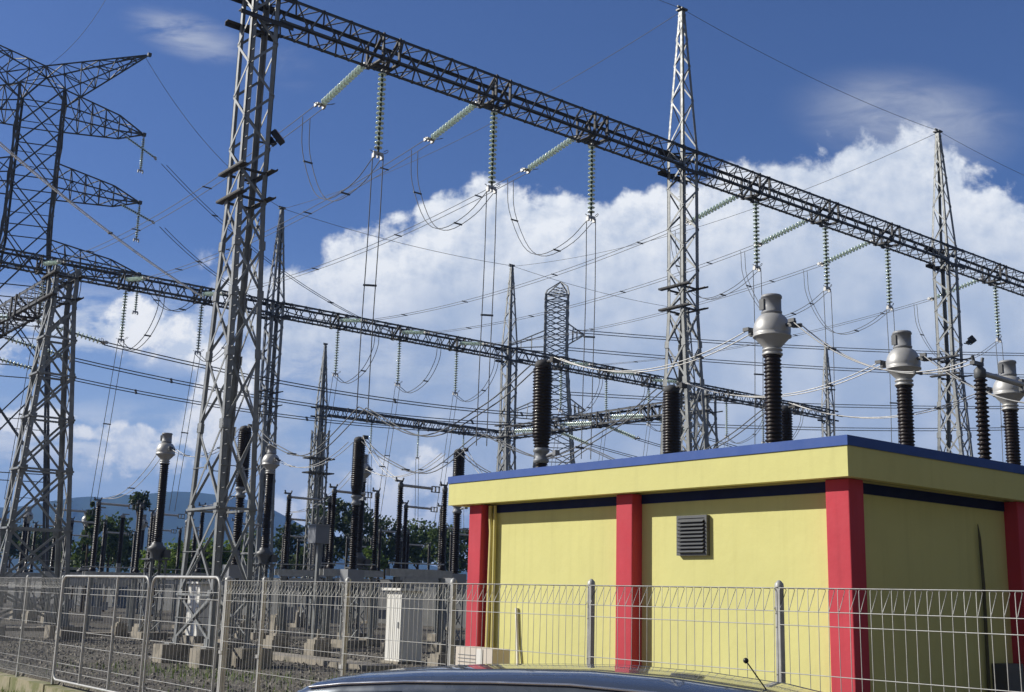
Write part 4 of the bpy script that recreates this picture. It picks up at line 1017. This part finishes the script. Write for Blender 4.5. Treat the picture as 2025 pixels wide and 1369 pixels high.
# cable trench covers
def trench(x0, y0, x1, y1, label):
    m = MB(); m.box(x0, y0, -.2, x1, y1, .12)
    tag(m.build('cable_trench', CONC, None, ((x0+x1)/2, (y0+y1)/2, 0)), label, 'cable trench', 'concrete cable trenches')
trench(16.3, 26.0, 17.2, 34.0, 'concrete cable trench lid strip beside the white cabinet with rain roof')
trench(13.0, 52.2, 17.3, 53.2, 'concrete cable trench strip beyond the squat tower foot')
trench(15.8, 46.6, 20.5, 47.3, 'concrete cable trench strip behind the wide gate leaf')
def pedestal(x, y, s, h, label):
    m = MB(); m.box(x-s, y-s, -.1, x+s, y+s, h-.12); m.box(x-s*.8, y-s*.8, h-.12, x+s*.8, y+s*.8, h)
    m.cbox((x, y, h+.02), (.2, .2, .04)); m.bar((x, y, h+.03), (x, y, h+.3), .06, .06)
    tag(m.build('concrete_pedestal', CONC, None, (x, y, 0)), label, 'pedestal', 'concrete pedestals')
for k, (px, py_, s, h) in enumerate(((545, 1293, .3, .55), (627, 1298, .3, .5), (60, 1232, .25, .6), (30, 1225, .25, .6), (92, 1232, .25, .6), (235, 1258, .25, .5), (280, 1260, .3, .5), (548, 1250, .35, .8), (590, 1240, .35, .8), (870, 1320, .25, .35), (480, 1262, .3, .6))):
    d = ray(px, py_); tt = -HC/d.z; q = Vector((0, 0, HC))+d*tt
    pedestal(q.x, q.y, s, h, 'low concrete pedestal %s' % ('nearest the gate hinge post', 'just beyond the trench lid strip', 'third along the row under the squat tower', 'first along the row under the squat tower', 'fourth along the row under the squat tower', 'behind the wide gate leaf', 'beside the gantry tower footing', 'in the second row behind the trench strip', 'under the disconnector frames', 'between the white cabinet and the red pillar', 'behind the gantry tower leg')[k])

# boundary wall
m = MB(); p = atD(60, 1143, 130); q = atD(990, 1137, 70); d = Vector((q.x-p.x, q.y-p.y, 0)).normalized(); nrm = Vector((-d.y, d.x, 0))
p = Vector((p.x, p.y, 0))-d*60; q = Vector((q.x, q.y, 0))+d*40
m.bar(p+Vector((0, 0, 1.35)), q+Vector((0, 0, 1.35)), .25, 3.1)
L = (q-p).length
t = m.build('boundary_wall', WALLM, None, tuple((p+q)/2)); tag(t, 'long grey boundary wall closing the yard in front of the trees', 'wall')

# ------------------------------------------------------------------ trees
def tree(px, ptop, pbase, D, wpx, label, leafm, name='broadleaf_tree', style='round', leaf=.40, cat='tree', n=None):
    top = atD(px, ptop, D); x, y = top.x, top.y; H = top.z; rw = wpx/2*D/FPX; zb = max(.3, atD(px, pbase, D).z)
    t = thing(name, (x, y, 0), label, cat, 'trees beyond the boundary wall')
    rnd = random.Random(int(px*7+ptop))
    m = MB(); tw = .05*H**.9*.35
    m.tube([(x, y, -.3), (x+rw*.05, y, zb*.6), (x-rw*.04, y, (zb+H)/2), (x, y, H*.93)], [tw*1.3, tw, tw*.7, tw*.15], 8)
    limbs = []
    for k in range(7):
        a = k*2.4+rnd.random(); z = zb+(H-zb)*(.05+.1*k); rr = rw*(.75-.05*k); e = Vector((x+rr*math.cos(a), y+rr*math.sin(a), min(H*.95, z+(H-zb)*.25)))
        m.tube([(x, y, z*.9), Vector((x, y, z)).lerp(e, .5)+Vector((0, 0, .1)), e], [tw*.5, tw*.33, tw*.1], 5); limbs.append(e)
    m.build('trunk', BARK, t)
    m = MB(); cl = []
    nc = n or int(26+rw*13)
    for k in range(nc):
        if style == 'cone':
            f = rnd.random()**.8; r_ = rw*(1-f)*rnd.uniform(.3, 1); a = rnd.random()*6.3; cl.append((Vector((x+r_*math.cos(a), y+r_*math.sin(a), zb+(H-zb)*f)), rw*.28*(1.15-f)))
        else:
            while True:
                v = Vector((rnd.uniform(-1, 1), rnd.uniform(-1, 1), rnd.uniform(-1, 1)))
                if v.length < 1 and v.length > .35: break
            hh = (H-zb)/2; cl.append((Vector((x+v.x*rw*.85, y+v.y*rw*.85, zb+hh+v.z*hh*.88)), rw*rnd.uniform(.2, .36)))
    for c, r_ in cl:
        for _ in range(int(26+18*r_*r_/.3)):
            v = Vector((rnd.gauss(0, 1), rnd.gauss(0, 1), rnd.gauss(0, .8))); v = v.normalized()*r_*rnd.uniform(.45, 1.1); pz = c+v
            if pz.z > H+.2 or pz.z < .2: continue
            nn = Vector((rnd.gauss(0, 1), rnd.gauss(0, 1), rnd.gauss(0, 1)+.5)).normalized(); u = nn.orthogonal().normalized(); w_ = nn.cross(u); s = leaf*rnd.uniform(.5, 1.1)
            m.add([pz-u*s*.5, pz+w_*s*.32, pz+u*s*.5, pz-w_*s*.32], [(0, 1, 2, 3)])
    m.build('crown', leafm, t)
TR = [  # px, top, base, distance, width, label, leaf, style
    (28, 1030, 1110, 118, 70, 'dark broadleaf tree behind the pylon base at the frame edge', LEAFD, 'round'),
    (95, 1045, 1120, 112, 110, 'wide dark tree standing behind the squat tower', LEAFD, 'round'),
    (183, 994, 1125, 88, 84, 'pointed green conifer-like tree before the hills', LEAFM, 'cone'),
    (224, 1003, 1125, 92, 96, 'leafy tree touching the pointed conifer-like tree', LEAFM, 'round'),
    (240, 1050, 1135, 96, 70, 'low bushy tree under the leafy tree before the hills', LEAFM, 'round'),
    (312, 1080, 1150, 82, 70, 'small bright shrub-like tree behind the trestle transformer', LEAFL, 'round'),
    (375, 1072, 1148, 80, 130, 'broad bright green bush seen through the gate tower', LEAFL, 'round'),
    (450, 1062, 1148, 80, 100, 'bright green bush behind the far leg of the gate tower', LEAFL, 'round'),
    (505, 1045, 1140, 104, 80, 'mid green tree between gate tower and mast', LEAFM, 'round'),
    (580, 1028, 1140, 100, 80, 'dark tree just before the slim mast', LEAFD, 'round'),
    (662, 968, 1130, 92, 95, 'tallest dark tree rising behind the slim mast', LEAFD, 'round'),
    (720, 985, 1130, 94, 90, 'tall dark tree directly behind the black breaker column', LEAFD, 'round'),
    (765, 1018, 1130, 98, 80, 'dark tree between breaker column and disconnector arms', LEAFD, 'round'),
    (735, 1085, 1142, 78, 60, 'light green low tree in front of the boundary wall trees', LEAFL, 'round'),
    (830, 1022, 1135, 100, 100, 'rounded green tree under the disconnector arms', LEAFM, 'round'),
    (880, 1032, 1138, 96, 80, 'green tree touching the red outer pillar of the building', LEAFM, 'round'),
    (930, 1040, 1140, 104, 90, 'tree mostly hidden by the corner of the yellow building', LEAFD, 'round'),
    (620, 1075, 1142, 84, 80, 'low dark bushy tree behind the grey mast box', LEAFD, 'round'),
    (150, 1085, 1140, 90, 90, 'low dark bushy tree between squat tower and conifer', LEAFD, 'round'),
]
for a in TR: tree(a[0], a[1], a[2], a[3], a[4], a[5], a[6], style=a[7])
tree(278, 970, 1012, 98, 46, 'round-crowned tree on a bare thin trunk standing before the hills', LEAFD, style='round', leaf=.3)

# ------------------------------------------------------------------ parked car
def car():
    c = Vector((4.395, 5.505, -.375)); hd = R(90-38.5) # placeholder heading, replaced below
    fw_ang = HEAD - R(90) + R(0)
    ang = HEAD + R(66) - math.pi                     # front of the car points to the near side
    fx = Vector((math.cos(ang), math.sin(ang), 0)); ly = Vector((-fx.y, fx.x, 0))
    c = c + fx*.22
    t = thing('parked_car', c, 'dark blue parked car of which only the glossy roof shows before the fence', 'car')
    def P(x, y, z): return c + fx*x + ly*y + Vector((0, 0, z))
    ST = [  # x, z bottom, belt z, roof z, half width at belt, half width at roof
        (-1.50, .45, .80, .90, .60, .50), (-1.46, .30, 1.02, 1.15, .74, .60), (-1.40, .24, 1.10, 1.42, .80, .63), (-1.31, .2, 1.12, 1.665, .83, .65), (-1.24, .2, 1.12, 1.742, .84, .66), (-1.12, .2, 1.12, 1.793, .85, .67), (-.90, .2, 1.12, 1.826, .85, .68), (-.5, .2, 1.11, 1.862, .86, .69), (0, .2, 1.10, 1.886, .86, .69), (.45, .2, 1.10, 1.898, .86, .69), (.9, .2, 1.09, 1.882, .86, .69),
        (1.35, .2, 1.08, 1.840, .86, .68), (1.7, .2, 1.07, 1.775, .86, .67), (1.9, .2, 1.06, 1.71, .86, .67), (2.2, .2, 1.05, 1.49, .85, .69), (2.5, .2, 1.04, 1.26, .84, .72), (2.65, .2, 1.02, 1.13, .83, .74), (3.0, .22, .93, 1.02, .79, .70), (3.2, .3, .78, .86, .70, .58), (3.27, .42, .62, .68, .6, .5)]
    rows = []
    for x, zb, zl, zr, wb, wr in ST:
        h = [(wb*.93, zb), (wb*.99, zb+.18), (wb, (zb+zl)/2+.05), (wb*.985, zl), (wb+(wr-wb)*.9, zl+(zr-zl)*.87), (wr, zr-(zr-zl)*.075), (wr*.90, zr-(zr-zl)*.025), (wr*.45, zr+.008), (0, zr+.014)]
        rows.append([P(x, y, z) for y, z in h] + [P(x, -y, z) for y, z in h[-2::-1]])
    n = len(rows[0]); m = MB()
    m.add([v for r in rows for v in r], [(i*n+k, i*n+k+1, (i+1)*n+k+1, (i+1)*n+k) for i in range(len(rows)-1) for k in range(n-1)], True)
    m.add(rows[0], [tuple(range(n))]); m.add(rows[-1], [tuple(range(n))[::-1]])
    body = m.build('body', CARP, t)
    def strip(i0, i1, k0, k1, name, mt, off=.006, side=1):
        m = MB(); idx = lambda i, k: rows[i][k] if side > 0 else rows[i][n-1-k]
        vs = []; cc = c+Vector((0, 0, 1.0))
        for i in range(i0, i1+1):
            for k in range(k0, k1+1):
                v = idx(i, k); d = (v-cc); d = (d-fx*d.dot(fx)) ; vs.append(v+d.normalized()*off + (fx*off*(1 if i > 12 else -1)))
        w_ = k1-k0+1
        m.add(vs, [(a*w_+b, a*w_+b+1, (a+1)*w_+b+1, (a+1)*w_+b) for a in range(i1-i0) for b in range(k1-k0)], True); return m.build(name, mt, t)
    for s in (1, -1):
        strip(4, 7, 3, 4, 'side_window', CARG, side=s); strip(8, 10, 3, 4, 'side_window', CARG, side=s); strip(11, 13, 3, 4, 'side_window', CARG, side=s)
        m = MB(); q = lambda i: (rows[i][5] if s > 0 else rows[i][n-6])
        m.tube([q(i)+Vector((0, 0, .012)) for i in range(5, 14)], .008, 6); m.build('roof_drip_rail', CHROME, t)
        for xx in (2.4, -.72):
            w_ = P(xx, s*.80, .31); m = MB(); m.lathe([(.20, -.09), (.30, -.09), (.31, -.06), (.31, .06), (.30, .09), (.20, .09)], w_, 22, ly); wh = m.build('wheel', RUBBER, t)
            m = MB(); m.lathe([(.19, -.07), (.2, -.02), (.2, .02), (.19, .07)], w_+ly*s*.0, 18, ly); m.build('rim', CHROME, wh)
        m = MB(); m.cbox(P(2.08, s*.93, 1.12), (.12, .16, .12)); m.build('door_mirror', CARP, t)
        m = MB(); m.cbox(P(3.12, s*.54, .80), (.14, .2, .12)); m.build('headlight', CHROME, t)
        m = MB(); m.cbox(P(-1.43, s*.66, 1.15), (.1, .1, .22)); m.build('tail_light', RED, t)
    strip(13, 15, 5, 11, 'windscreen', CARG); strip(2, 3, 5, 11, 'rear_window', CARG)
    # pressed ribs along the roof panel
    for yy in (-.36, 0, .36):
        m = MB(); pts = [P(x, yy, zr+.006-abs(yy)*.02) for x, zb, zl, zr, wb, wr in ST[6:13]]; m.tube(pts, .010, 6); m.build('roof_rib', CARP, t)
    # leaning whip antenna with a ball tip at the front roof edge
    tip = atD(1475, 1307, 6.0); foot = atD(1521, 1372, 5.95)
    m = MB(); m.tube([foot+(foot-tip)*.3, tip], .004, 6); m.lathe([(.003, -.014), (.012, -.008), (.015, 0), (.012, .01), (.003, .015)], tip, 10); m.build('antenna', BLACKP, t)
car()

# ------------------------------------------------------------------ air: far things fade to blue
m = MB(); m.box(-3300, -3300, -3, 3300, 3300, 270)
hz = m.build('haze', bpy.data.materials.new('haze_air')); tag(hz, kind='stuff')
hm = hz.data.materials[0]; hm.use_nodes = True; hn = hm.node_tree; hn.nodes.clear()
pv = hn.nodes.new('ShaderNodeVolumePrincipled'); pv.inputs['Color'].default_value = (.24, .47, 1, 1); pv.inputs['Density'].default_value = 2.9e-4; pv.inputs['Anisotropy'].default_value = 0
hn.links.new(pv.outputs[0], hn.nodes.new('ShaderNodeOutputMaterial').inputs['Volume'])
